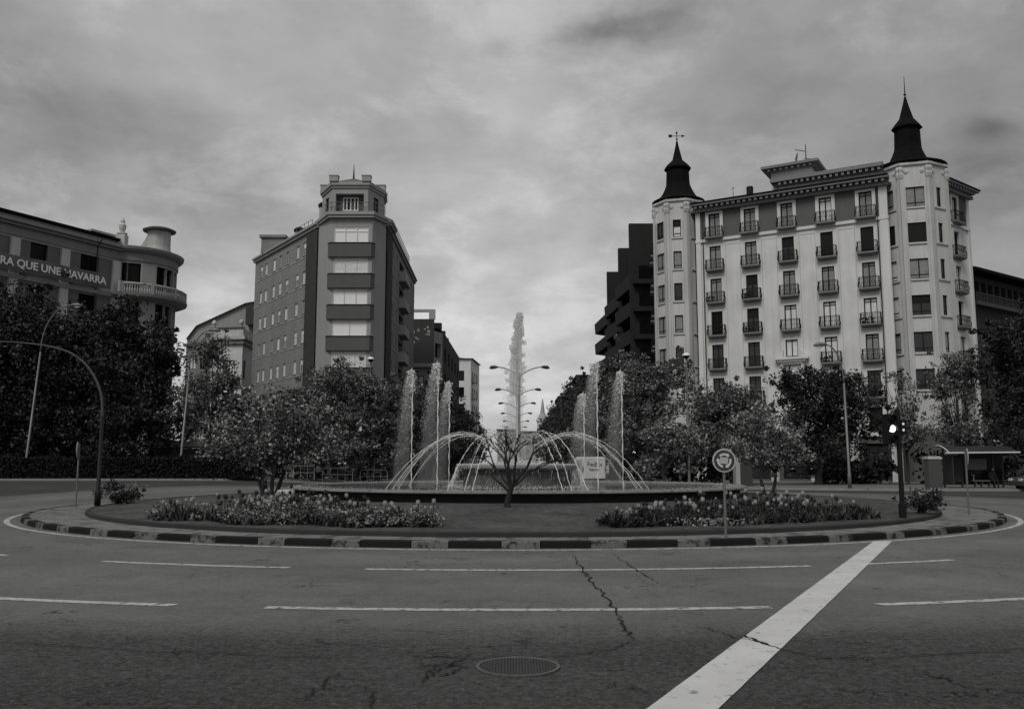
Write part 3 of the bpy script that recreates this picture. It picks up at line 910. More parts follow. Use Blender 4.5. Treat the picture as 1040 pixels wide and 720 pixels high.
    o = ph.build('penthouse', M['cream'], root)
    ph = MB(); P.box(ph, -.75, P.L + .75, TOP + 3.5, TOP + 3.75, -5.7, .9); P.box(ph, -.35, P.L + .35, TOP + 3.25, TOP + 3.5, -5.3, .4)
    dentils(ph, P, TOP + 3.25, TOP + 3.499, .4, .75, .5, .22, -.3, P.L + .3); ph.build('roof', M['stone'], o)
    P2 = Fr(F.p(7.9, 0, -1.0)[:2], F.p(F.L - .4, 0, -1.0)[:2])
    ph = MB(); ph.prism([P2.p(0, 0)[:2], P2.p(P2.L, 0)[:2], P2.p(P2.L, 0, -6)[:2], P2.p(0, 0, -6)[:2]], TOP + .4, TOP + 1.6)
    o2 = ph.build('penthouse', M['cream'], root)
    ph = MB(); P2.box(ph, -.6, P2.L + .1, TOP + 1.9, TOP + 2.25, -6.5, .8); P2.box(ph, -.2, P2.L, TOP + 1.6, TOP + 1.9, -6.2, .3)
    dentils(ph, P2, TOP + 1.6, TOP + 1.899, .3, .7, .5, .22); ph.build('roof', M['stone'], o2)
    c = MB(); a = F.p(5.2, 0, -.9); c.lathe([(.33, TOP + .3), (.33, TOP + 2.0), (.28, TOP + 2.05)], 12, (a[0], a[1], 0)); c.build('chimney', M['shutter'], root)
    # antenna and dish
    a = Vector(P.p(P.L - .7, 0, -1)); an = MB(); zt = TOP + 3.75
    an.tube([(a.x, a.y, zt), (a.x, a.y, zt + 2.1)], .06, 6); an.tube([(a.x - 1.0, a.y, zt + 1.6), (a.x, a.y, zt + 1.45)], .035, 5); an.tube([(a.x - .2, a.y, zt + .75), (a.x + .8, a.y - .4, zt + .55)], .03, 5)
    for k in range(6): an.tube([(a.x - 1 + k * .17, a.y - .18, zt + 1.6 - k * .025), (a.x - 1 + k * .17, a.y + .18, zt + 1.6 - k * .025)], .015, 4)
    for k in range(5): an.tube([(a.x - .1 + k * .18, a.y - .3, zt + .72 - k * .04), (a.x - .1 + k * .18, a.y + .2, zt + .72 - k * .04)], .015, 4)
    an.build('antenna', M['lamp'], root)
    d = MB(); d.lathe([(.001, 0), (.25, .04), (.45, .14), (.44, .16), (.24, .06), (.001, .02)], 16)
    rot = Matrix.Rotation(R(100), 4, 'Y') @ Matrix.Rotation(R(20), 4, 'X')
    d.v = [tuple(rot @ Vector(v) + a + Vector((-1.0, 0, zt - a.z + .85))) for v in d.v]
    d.tube([(a.x - 1.0, a.y, zt), (a.x - 1.0, a.y, zt + .85)], .03, 5); d.build('satellite_dish', M['lamp'], root)
    a2 = F.p(3.4, 0, -1.5); an = MB(); an.tube([(a2[0], a2[1], TOP + .3), (a2[0], a2[1], TOP + 2.5)], .03, 5); an.tube([(a2[0] - .15, a2[1], TOP + 2.35), (a2[0] + .15, a2[1], TOP + 2.35)], .03, 4)
    an.build('antenna', M['lamp'], root)
    hb = MB(); F.box(hb, 1.4, 4.6, TOP + .36, TOP + 1.15, -3.6, -1.4); hb.build('roof_box', M['roof'], root)
    # arcade piers at the street
    for k, s in enumerate([-.4, 3.5, 7.0, 10.5, 13.9, F.L - .2]):
        p = MB(); F.box(p, s - .36, s + .36, .0, 3.9, .02, .5); F.box(p, s - .44, s + .44, 3.5, 3.75, .0, .58); p.build('pier', M['pilaster'], root)


right_building()


# ------------------------------------------------------------------ left brick building
def brick_building():
    root = thing('brick_apartment_block', 'tall grey brick apartment block with a blunt turreted corner and pale glazed bays', 'building', (-18, 95, .13))
    TOP = 24.7
    A = (-29.7, 100.6); B = (-19.0, 85.0)
    Wl = Fr(A, B); FL = Fr(B, (-17.3, 82.4)); FC = Fr((-17.3, 82.4), (-13.3, 82.4)); FR_ = Fr((-13.3, 82.4), (-12.3, 84.6)); Wr = Fr((-12.3, 84.6), (-12.6, 112.5))
    rows = [24.05 - 2.98 * k for k in range(8)]       # window heads
    # ---- left wing
    def sx(fr, px):       # pixel column -> distance along a wall, at eye level
        lo, hi = 0, fr.L
        for _ in range(40):
            m = (lo + hi) / 2; p = fr.p(m, 0); x = 520 + FPX * p[0] / (p[1] * .9925 + 18 * .122)
            if x < px: lo = m
            else: hi = m
        return lo
    cols = [sx(Wl, x) for x in (264.5, 269.5, 277.5, 284, 291, 301.5, 308.5)]
    ops = [(s - .42, s + .42, z - 1.45, z - .1) for s in cols for z in rows]
    mb = MB(); wall(mb, Wl, 0, TOP, ops, .2, 0, Wl.L - 2.9); mb.build('wall', M['brick'], root)
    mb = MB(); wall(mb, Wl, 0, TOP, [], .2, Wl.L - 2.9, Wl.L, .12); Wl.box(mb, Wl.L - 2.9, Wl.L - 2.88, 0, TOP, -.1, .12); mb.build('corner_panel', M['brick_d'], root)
    b = MB()
    for z in rows: Wl.box(b, 0, Wl.L - 2.9, z - 1.75, z - 1.62, -.02, .035)
    b.build('string_course', M['band'], root)
    for s in cols:
        for z in rows:
            sty = rng.choice(['blind', 'halfc', 'curtain', 'curtain', 'half', 'dark'])
            stamp(('bw', sty), sill_win(.84, 1.35, sty), root, Wl.p(s, z - 1.45, -.1), Wl.ang)
    # ---- right wing
    rc = [5.6, 9.0, 17.5, 20.5, 24.0, 26.6]
    opsr = [(s - .45, s + .45, z - 1.4, z - .1) for s in rc for z in rows] + [(11.4, 15.6, z - 2.2, z - .1) for z in rows]
    mb = MB(); wall(mb, Wr, 0, TOP, opsr, .9, 4.2); mb.build('wall', M['brick'], root)
    mb = MB(); wall(mb, Wr, 0, TOP, [], .2, 0, 4.2, .12); Wr.box(mb, 4.18, 4.2, 0, TOP, -.1, .12); mb.build('corner_panel', M['brick_d'], root)
    b = MB()
    for z in rows: Wr.box(b, 4.2, Wr.L, z - 1.75, z - 1.62, -.02, .035)
    b.build('string_course', M['band'], root)
    for z in rows:
        bb = MB(); Wr.box(bb, 11.2, 15.8, z - 2.45, z - 2.25, -.8, .75); Wr.box(bb, 11.2, 15.8, z - 2.25, z - 1.35, .6, .7)
        Wr.box(bb, 11.2, 11.3, z - 2.25, z - 1.35, -.05, .6); Wr.box(bb, 15.7, 15.8, z - 2.25, z - 1.35, -.05, .6)
        bb.build('balcony', M['band'], root)
        stamp('loggia', win_builder(4.2, 2.1, 'black', M['frame_d'], .1, 3), root, Wr.p(13.5, z - 2.2, -.8), Wr.ang)
        for s in rc:
            stamp(('bwr', z > 15), win_builder(.9, 1.3, 'black' if z > 15 else 'dark', M['frame_w'], .06, 1), root, Wr.p(s, z - 1.4, -.12), Wr.ang)
    # ---- blunt corner with the bays
    gr = MB(); wall(gr, FL, 0, TOP + .2, []); wall(gr, FR_, 0, TOP + .2, [])
    FC_ops = [(.35, 3.65, z - 1.6, z) for z in rows]
    wall(gr, FC, 0, TOP + .2, FC_ops, .15); gr.build('corner_wall', M['brickg'], root)
    for k, z in enumerate(rows):
        # window band across the whole corner, then the projecting dark spandrel
        stamp('bay3', win_builder(3.3, 1.6, 'blind', M['frame_w'], .09, 2, .72), root, FC.p(2.0, z - 1.6, -.06), FC.ang) if k == 0 else \
            stamp(('bay2', k % 3), win_builder(3.3, 1.6, ['blind', 'curtain', 'blind'][k % 3], M['frame_w'], .09, [1, 2, 2][k % 3]), root, FC.p(2.0, z - 1.6, -.06), FC.ang)
        spn = MB(); spn.prism([FC.p(-.25, 0, -.2)[:2], FC.p(.05, 0, .28)[:2], FC.p(3.95, 0, .28)[:2], FC.p(4.25, 0, -.2)[:2]][::1], z - 2.95, z - 1.62); spn.build('spandrel', M['spandrel'], root)
        sl = MB(); sl.prism([FC.p(-.3, 0, -.2)[:2], FC.p(.02, 0, .34)[:2], FC.p(3.98, 0, .34)[:2], FC.p(4.3, 0, -.2)[:2]][::1], z - 1.615, z - 1.55); sl.build('sill', M['brick_d'], root)
    # ---- cornices
    c = MB()
    for f in (Wl, Wr):
        f.box(c, -.2, f.L + .1, TOP, TOP + .3, -.3, .2); f.box(c, -.3, f.L + .1, TOP + .3, TOP + .5, -.3, .36)
    foot = [(-19.7, 85.6), (-17.6, 81.8), (-13.0, 81.8), (-11.6, 85.0), (-11.6, 88.5), (-19.2, 88.5)]
    def offp(o):
        cx0, cy0 = -15.4, 85.5
        return [(cx0 + (x - cx0) * (1 + o), cy0 + (y - cy0) * (1 + o)) for x, y in foot]
    c.build('cornice', M['brickg'], root); c = MB(); c.prism(offp(-.06)[:], TOP + .2, TOP + .45); c.prism(offp(-.03), TOP + .455, TOP + .75); c.build('gallery_ledge', M['brickg'], root)
    # body and roof
    body = [(-29.4, 100.9), (-19.0, 85.6), (-17.1, 82.9), (-13.5, 82.9), (-12.6, 84.8), (-13.6, 112), (-27, 112)]
    mb = MB(); mb.prism([(x * .985 - .3, y + .35) for x, y in body], .05, TOP - .05); mb.build('inner_walls', M['shutter'], root)
    mb = MB(); mb.prism([(-29.4, 100.7), (-19.0, 85.3), (-12.5, 85.3), (-12.8, 112.3), (-27, 113)], TOP + .1, TOP + .5); mb.build('roof', M['roof'], root)
    # turret storey
    tp = [(-18.8, 85.4), (-17.2, 82.5), (-13.8, 82.5), (-12.75, 85.4), (-13.0, 88.0), (-18.6, 88.0)]
    mb = MB()
    Z0, Z1 = TOP + .75, TOP + 3.2
    for i in range(6):
        a, b_ = tp[i], tp[(i + 1) % 6]; f = Fr(a, b_)
        if i == 1: wall(mb, f, Z0, Z1, [(.3, 3.0, Z0 + .02, Z0 + 1.9)], .6)
        elif i in (0, 2): wall(mb, f, Z0, Z1, [(1.1, 2.1, Z0 + .1, Z0 + 1.9)], .2)
        else: wall(mb, f, Z0, Z1, [])
    mb.build('turret_wall', M['brickg'], root)
    f = Fr(tp[1], tp[2]); bk = MB(); f.box(bk, .25, 3.05, Z0, Z0 + 1.95, -.75, -.62); bk.build('loggia_back', M['spandrel'], root)
    stamp('tur', win_builder(1.5, 1.35, 'black', M['frame_w'], .12, 3), root, f.p(1.65, Z0 + .35, -.56), f.ang)
    for i in (0, 2):
        g = Fr(tp[i], tp[i + 1]); stamp('turs', win_builder(1.0, 1.8, 'dark', M['frame_d'], .08, 1), root, g.p(1.6, Z0 + .1, -.12), g.ang)
    tcx, tcy = -15.75, 85.4
    def tof(o): return [(tcx + (x - tcx) * (1 + o), tcy + (y - tcy) * (1 + o)) for x, y in tp]
    mb = MB(); mb.prism(tof(.04), Z1, Z1 + .25); mb.prism(tof(.085), Z1 + .25, Z1 + .6); mb.build('turret_cornice', M['brickg'], root)
    mb = MB(); ap = (tcx, tcy, Z1 + 1.9); q = tof(.02); mb.add([(x, y, Z1 + .6) for x, y in q] + [ap], [(i, (i + 1) % 6, 6) for i in range(6)]); mb.build('turret_roof', M['roof'], root)
    for x, y in tof(.02):
        m_ = MB(); x = tcx + (x - tcx) * .9; m_.box(x - .42, x + .42, y - .3, y + .3, Z1 + .6, Z1 + 1.1); m_.box(x - .46, x + .46, y - .34, y + .34, Z1 + 1.1, Z1 + 1.2); m_.build('merlon', M['brickg'], root)
    m_ = MB(); m_.tube([(tcx, tcy, Z1 + 1.6), (tcx, tcy, Z1 + 3.4)], [.12, .015], 6); m_.build('finial', M['black'], root)
    # terrace railings
    def railing(pts, h=.95):
        r = MB()
        for a, b_ in zip(pts[:-1], pts[1:]):
            a = Vector(a); b_ = Vector(b_); L = (b_ - a).length
            for z in (h, h * .5): r.tube([(a.x, a.y, a.z + z), (b_.x, b_.y, b_.z + z)], .03, 4)
            n = max(1, int(L / .9))
            for k in range(n + 1):
                p = a.lerp(b_, k / n); r.tube([p, p + Vector((0, 0, h))], .025, 4)
        r.build('railing', M['lamp'], root)
    z = TOP + .75
    railing([(-18.0, 83.0, z), (-17.2, 82.1, z), (-13.2, 82.1, z), (-12.3, 83.6, z)])
    z = TOP + .55
    railing([(-20.2, 87.4, z), (-22.6, 90.8, z)]); railing([(-12.1, 88.5, z), (-12.3, 104, z)]); railing([(-28.9, 99.8, z), (-27.4, 97.5, z)])
    # chimneys and roof huts
    for x, y, r_, h in ((-19.1, 87.3, .42, 2.7), (-22.9, 93.2, .5, 1.7)):
        m_ = MB(); m_.lathe([(r_, TOP + .5), (r_, TOP + h)], 14, (x, y, 0)); o = m_.build('chimney', M['band'], root)
        m_ = MB(); m_.lathe([(r_ + .08, TOP + h), (r_ + .14, TOP + h + .25), (r_ * .7, TOP + h + .5)], 14, (x, y, 0)); m_.build('chimney_cap', M['black'], o)
    m_ = MB(); m_.box(-28.2, -25.6, 97.4, 100.8, TOP + .5, TOP + 2.2); m_.box(-28.4, -25.4, 97.2, 101, TOP + 2.2, TOP + 2.5); m_.build('roof_hut', M['brick'], root)
    m_ = MB(); m_.box(-14.6, -12.9, 99, 102, TOP + .5, TOP + 1.9); m_.build('roof_hut', M['brick'], root)


brick_building()


# ------------------------------------------------------------------ curved building far left with banner
def banner_building():
    root = thing('rounded_corner_building', 'grey stone building with rounded balustraded corner and a lettered banner', 'building', (-45, 90, .6))
    a = Vector((-44.4, 75.0)); b = Vector((-38.6, 86.0)); u = (b - a).normalized()
    F = Fr(a - u * 12, b); TOP = 22.6
    L0 = 12.0
    C = Vector((-39.4, 90.1)); r = 4.4
    rows = [(18.5, 21.4), (14.9, 17.6), (11.2, 14.0), (7.5, 10.3), (3.9, 6.6), (.5, 3.0)]
    bw = 3.15        # bay
    # pale pillars with dark openings and grey shutters between them
    pil = [L0 - 8.4, L0 - 4.2, L0 - 0.05, L0 + 4.15, L0 + 8.25, L0 + 11.1]
    def sxp(px):
        lo, hi = 0, F.L
        for _ in range(40):
            m = (lo + hi) / 2; p = F.p(m, 0); x = 520 + FPX * p[0] / (p[1] * .9925 + 18 * .122)
            if x < px: lo = m
            else: hi = m
        return lo
    p0_, p1_, p2_ = sxp(14), sxp(65), sxp(117)
    pil = [p0_ - 2 * (p1_ - p0_), p0_ - (p1_ - p0_), p0_, p1_, p2_]
    ops = []
    for i in range(len(pil) - 1):
        c = (pil[i] + pil[i + 1]) / 2
        for z0, z1 in rows: ops.append((pil[i] + .45, pil[i + 1] - .45, z0, z1))
    ops = [o for o in ops if o[0] > .1 and o[1] < F.L - .1]
    mb = MB(); wall(mb, F, 0, TOP - 1, ops, .35); mb.build('wall', M['grey'], root)
    p = MB()
    for s in pil:
        if .5 < s < F.L - .3: F.box(p, s - .42, s + .42, 3.3, TOP - 1.2, -.05, .22)
    p.build('pilaster', M['pilaster'], root)
    for o in ops:
        c = (o[0] + o[1]) / 2; w = o[1] - o[0]; h = o[3] - o[2]
        stamp(('sw', round(h, 1)), win_builder(w, h, 'black', M['frame_d'], .08, 0), root, F.p(c, o[2], -.3), F.ang)
        for a_, b_ in ((o[0] + .02, o[0] + w * .27), (o[1] - w * .31, o[1] - .02)): sh = MB(); F.box(sh, a_, b_, o[2], o[3], -.28, -.06); sh.build('shutter', wall_mat('grey_shutter', .14), root)
    # rotunda
    N = 20; cor = [(C.x + r * math.cos(2 * PI * k / N), C.y + r * math.sin(2 * PI * k / N)) for k in range(N)]
    mb = MB(); dk = MB()
    for k in range(N):
        f = Fr(cor[k], cor[(k + 1) % N])
        if f.n.dot(((Vector(cor[k]) + Vector(cor[(k + 1) % N])) / 2) - C) < 0: f = Fr(cor[(k + 1) % N], cor[k])
        if k % 3 == 2: wall(mb, f, 0, TOP - 1, [])
        else: wall(mb, f, 0, TOP - 1, [((.0 if k % 3 else .12), f.L - (.12 if k % 3 else 0), z0, z1) for z0, z1 in rows], .3)
    mb.build('rotunda_wall', M['grey'], root)
    dk.lathe([(r - .45, .1), (r - .45, TOP - 1.1)], 24, (C.x, C.y, 0)); dk.build('rotunda_glazing', M['glass_k'], root)
    # entablature, cornice
    c = MB(); c.lathe([(r + .02, TOP - 1.0), (r + .1, TOP - .95), (r + .12, TOP - .2), (r + .35, TOP - .1), (r + .6, TOP + .15), (r + .65, TOP + .4), (r + .4, TOP + .5), (r - 1.2, TOP + .52)], 40, (C.x, C.y, 0))
    for z0, z1, d in ((TOP - 1.0, TOP - .15, .1), (TOP - .15, TOP + .12, .4), (TOP + .12, TOP + .42, .65)): F.box(c, 0, F.L + .2, z0, z1, -.3, d)
    c.build('cornice', M['stone'], root)
    pr = MB(); F.box(pr, 0, F.L - .5, TOP + .42, TOP + .95, -1.2, -.5); pr.build('parapet', M['band'], root)
    rf = MB(); q = [F.p(0, 0, .1), F.p(F.L - .5, 0, .1), F.p(F.L + 1.5, 0, -5.5), F.p(0, 0, -9)]
    F.box(rf, -.2, F.L - .3, TOP + .95, TOP + 1.15, -1.6, .0)
    rf.add([F.p(0, TOP + 1.155, 0), F.p(F.L - .3, TOP + 1.155, 0), F.p(F.L - 1.6, TOP + 1.5, -4), F.p(0, TOP + 1.9, -4.5), F.p(0, TOP + 1.1, -9), F.p(F.L, TOP + 1.1, -8)], [(0, 1, 2, 3), (3, 2, 5, 4), (1, 5, 2)])
    rf.build('roof', M['slate'], root)
    body = [F.p(0, 0, -.5)[:2], F.p(F.L - .3, 0, -.5)[:2], (C.x - 1, C.y + 2), F.p(F.L + 3, 0, -14)[:2], F.p(0, 0, -14)[:2]]
    mb = MB(); mb.prism(body, .1, TOP + .4); mb.build('inner_walls', M['shutter'], root)
    # balcony ledge with balustrade round the corner
    l = MB(); l.lathe([(r, 17.65), (r + .5, 17.75), (r + 1.1, 18.0), (r + 1.15, 18.25), (r - .2, 18.28)], 40, (C.x, C.y, 0))
    F.box(l, F.L - .9, F.L + .3, 17.75, 18.24, -.2, 1.15); F.box(l, 0, F.L - .9, 17.75, 18.1, -.2, .3)
    for z in (14.2, 10.6, 6.9): l.lathe([(r, z), (r + .35, z + .1), (r + .35, z + .4), (r, z + .45)], 40, (C.x, C.y, 0)); F.box(l, 0, F.L + .3, z + .05, z + .4, -.2, .3)
    l.build('ledge', M['stone'], root)
    bl = MB(); rr = r + .92
    ang0, ang1 = R(-75), R(75)
    n = 60
    for i in range(n):
        an = ang0 + (ang1 - ang0) * i / n; x, y = C.x + rr * math.cos(an), C.y + rr * math.sin(an)
        if i % 12 == 0: bl.lathe([(.2, 18.25), (.2, 19.3)], 4, (x, y, 0), an + PI / 4)
        else: bl.lathe([(.06, 18.25), (.10, 18.55), (.05, 18.8), (.08, 19.1)], 6, (x, y, 0))
    bl.tube([(C.x + rr * math.cos(ang0 + (ang1 - ang0) * i / 30), C.y + rr * math.sin(ang0 + (ang1 - ang0) * i / 30), 19.2) for i in range(31)], .13, 6)
    F.box(bl, F.L - .8, F.L + .4, 19.1, 19.3, .85, 1.1)
    for k in range(4): bl.lathe([(.06, 18.25), (.10, 18.55), (.05, 18.8), (.08, 19.1)], 6, F.p(F.L - .7 + k * .27, 0, .97))
    for s in (F.L - .8, F.L + .1): F.box(bl, s - .2, s + .2, 18.25, 19.35, .8, 1.15)
    bl.build('balustrade', M['band'], root)
    # roof turret: a round drum with a curved buttress and flat cap
    T0 = TOP + .5; d = C + Vector((2.7, -.1))
    t = MB(); t.lathe([(1.3, T0), (1.15, T0 + .8), (1.15, T0 + 2.4)], 24, (d.x, d.y, 0))
    vs = []
    for i in range(9):
        q = i / 8; vs.append((q * 1.9, T0 + 2.2 * (1 - q) ** 1.9 + .2))
    for sgn in (-1,):
        P = [(d.x - .9 - q, d.y + w, z) for w in (-.35, .35) for q, z in vs] + [(d.x - .9, d.y - .35, T0), (d.x - .9, d.y + .35, T0)]
        fs = [(i, i + 1, 9 + i + 1, 9 + i) for i in range(8)] + [tuple([18] + list(range(9))), tuple([19] + list(range(17, 8, -1)))]
        t.add(P, fs)
    o = t.build('turret', wall_mat('stained_turret', .36, .5, .5), root)
    t = MB(); t.lathe([(1.1, T0 + 2.4), (1.6, T0 + 2.45), (1.65, T0 + 2.6), (1.2, T0 + 2.8), (.001, T0 + 3.0)], 28, (d.x, d.y, 0)); t.build('turret_roof', M['roof'], o)
    e = Vector(F.p(F.L + .2, 0, -.5)); t = MB(); t.box(e.x - .45, e.x + .45, e.y - .45, e.y + .45, T0 - .1, T0 + 1.2)
    t.lathe([(.42, 1.2), (.5, 1.3), (.5, 1.4), (.2, 1.5), (.33, 1.9), (.36, 2.2), (.2, 2.5), (.24, 2.6), (.08, 2.95)], 12, (e.x, e.y, T0)); t.build('urn', M['pilaster'], root)
    t = MB(); F.box(t, F.L - 1.6, F.L + 1.0, TOP + .5, TOP + 1.9, -4.2, -2.6); F.box(t, F.L - 1.9, F.L + 1.2, TOP + 1.9, TOP + 2.1, -4.5, -2.3); t.build('roof_hut', M['band'], root)
    dp = MB(); dp.tube([F.p(F.L - 2.9, 8, .12), F.p(F.L - 2.9, TOP - .2, .12)], .07, 6); dp.tube([F.p(F.L - 2.9, TOP - .2, .12), F.p(F.L - 3.1, TOP + .4, 1.0)], .06, 6); dp.build('drainpipe', M['dgrey'], root)
    # banner cloth with its words
    bn = MB(); n = 40; z0, z1 = 18.35, 19.75; e0, e1 = .5, F.L - 2.4
    vs = []
    for i in range(n + 1):
        s = e0 + (e1 - e0) * i / n; w = .05 * math.sin(i * 1.1)
        for z, dd in ((z0, 0), (z0 + .45, .03), (z1 - .3, .03), (z1, 0)): vs.append(F.p(s, z - .04 * math.sin(i * .6), .55 + w + dd))
    bn.add(vs, [(i * 4 + j, i * 4 + 4 + j, i * 4 + 5 + j, i * 4 + 1 + j) for i in range(n) for j in range(3)])
    bo = bn.build('banner', mat('banner_cloth', .11, .8, 3, .2), root, True)
    to = text_mesh('banner_text', 'RA QUE UNE NAVARRA', .98, M['whitem'], 'RIGHT', .02, .01); to.parent = bo
    p0 = F.p(F.L - 2.2, z0 + .38, .67); to.location = Vector(p0)
    to.rotation_euler = (R(90), 0, F.ang)


banner_building()


# ------------------------------------------------------------------ other buildings
def simple_windows(root, f, cols, rows, w, h, sty, fm, mull=1, dep=-.12, key=None):
    for s in cols:
        for z in rows:
            q = sty[int(rng.random() * len(sty))]
            stamp((key, w, h, q), win_builder(w, h, q, fm, .07, mull), root, f.p(s, z, dep), f.ang)


def gable_building():
    root = thing('grey_gabled_building', 'plain grey building with blank sloping gable behind the pale corner house', 'building', (-40, 135, .6))
    q = [pt(190, 345, 128), pt(200, 332, 128), pt(250, 309, 128), pt(262, 307, 128), pt(275, 318, 128)]
    mb = MB(); x = [p.x for p in q]; z = [p.z for p in q]
    vs = [(x[0], 128, 0), (x[-1], 128, 0)] + [(x[i], 128, z[i]) for i in (4, 3, 2, 1, 0)]
    n = len(vs); vb = [(a, 140, c) for a, b, c in vs]
    mb.add(vs + vb, [tuple(range(n)), tuple(range(2 * n - 1, n - 1, -1))] + [(i, n + i, n + (i + 1) % n, (i + 1) % n) for i in range(n)])
    mb.build('wall', M['gable'], root)
    for i in range(4):
        m_ = MB(); a, b = q[i], q[i + 1]
        m_.add([(a.x, 127.6, a.z + .02), (b.x, 127.6, b.z + .02), (b.x, 140.3, b.z + .02), (a.x, 140.3, a.z + .02), (a.x, 127.6, a.z + .14), (b.x, 127.6, b.z + .14), (b.x, 140.3, b.z + .14), (a.x, 140.3, a.z + .14)],
               [(0, 3, 2, 1), (4, 5, 6, 7), (0, 1, 5, 4), (1, 2, 6, 5), (2, 3, 7, 6), (3, 0, 4, 7)])
        m_.build('roof', M['roof'], root)
    m_ = MB(); p = pt(256, 322, 127.4); m_.box(p.x - .7, p.x + 1.4, 126.6, 128, p.z - 1.2, p.z + 1.6); m_.build('balcony', M['dgrey'], root)


gable_building()


def pale_house():
    root = thing('pale_corner_house', 'small cream corner house with a cornice and railed windows behind the left trees', 'building', (-37, 118, .6))
    A = pt(214, 350, 112).xy; B = pt(246.5, 350, 112).xy; D = pt(259, 350, 119).xy
    F = Fr((A.x - .2, 112.8), B); G = Fr(B, D); top = pt(230, 349, 112).z
    zs = [top - 4.4, top - 8.4, top - 12.2, top - 16]
    o1 = [(F.L - 3.4, F.L - 1.0, z, z + 2.3) for z in zs]
    o2 = [(.8, 1.8, z, z + 2.4) for z in zs]
    mb = MB(); wall(mb, F, 0, top, o1); wall(mb, G, 0, top, o2); mb.build('wall', M['cream'], root)
    mb = MB(); mb.prism([(A.x + .1, 113.4), (B.x - .4, 112.6), (D.x - .6, 119), (A.x + .2, 119)], .1, top - .1); mb.build('inner_walls', M['shutter'], root)
    for z in zs:
        stamp('ph3', win_builder(2.4, 2.3, 'curtain', M['frame_d'], .09, 2), root, F.p(F.L - 2.2, z, -.12), F.ang)
        stamp('ph1', win_builder(1.0, 2.4, 'black', M['frame_d'], .07, 1), root, G.p(1.3, z, -.12), G.ang)
    c = MB()
    for f in (F, G): f.box(c, 0, f.L + (.3 if f is F else 0), top, top + .5, -.3, .35); f.box(c, 0, f.L + (.6 if f is F else 0), top + .5, top + .9, -.3, .7); f.box(c, 0, f.L, zs[0] - 1.2, zs[0] - .9, -.1, .2)
    c.build('cornice', M['pilaster'], root)
    for f in (F, G): c = MB(); f.box(c, 0, f.L, top + .9, top + 2.0, -.4, .05); c.build('parapet', M['pilaster'], root)
    b = MB(); F.box(b, 0, F.L, top + 2.0, top + 2.15, -.5, .2); b.build('coping', M['roof'], root)
    for s in (F.L - .3, .3):
        b = MB(); q = F.p(s, 0, 0); b.lathe([(.15, 0), (.2, .3), (.32, .55), (.3, .8), (.05, 1.05)], 10, (q[0], q[1], top + 2.1)); b.build('urn', M['pilaster'], root)


pale_house()


def grey_annex():
    a = pt(188, 380, 116); b = pt(213, 380, 116)
    root = thing('grey_annex', 'plain grey annex with small windows left of the cream corner house, half hidden by trees', 'building', ((a.x + b.x) / 2, 118, .6))
    F = Fr((a.x, 116), (b.x, 116)); top = pt(200, 352, 116).z
    ops = [(s_, s_ + .9, top - 3 - 3.2 * k, top - 1.2 - 3.2 * k) for s_ in (.5, 1.9) for k in range(5)]
    mb = MB(); wall(mb, F, 0, top, ops); mb.build('wall', M['stone'], root)
    simple_windows(root, F, [.95, 2.35], [top - 3 - 3.2 * k for k in range(5)], .9, 1.8, ['dark', 'curtain'], M['frame_d'], key='ga')
    mb = MB(); mb.box(a.x, b.x, 116.3, 124, .1, top - .05); mb.build('inner_walls', M['shutter'], root)
    mb = MB(); mb.box(a.x - .3, b.x, 115.6, 124.2, top + .01, top + .35); mb.build('roof', M['roof'], root)


grey_annex()


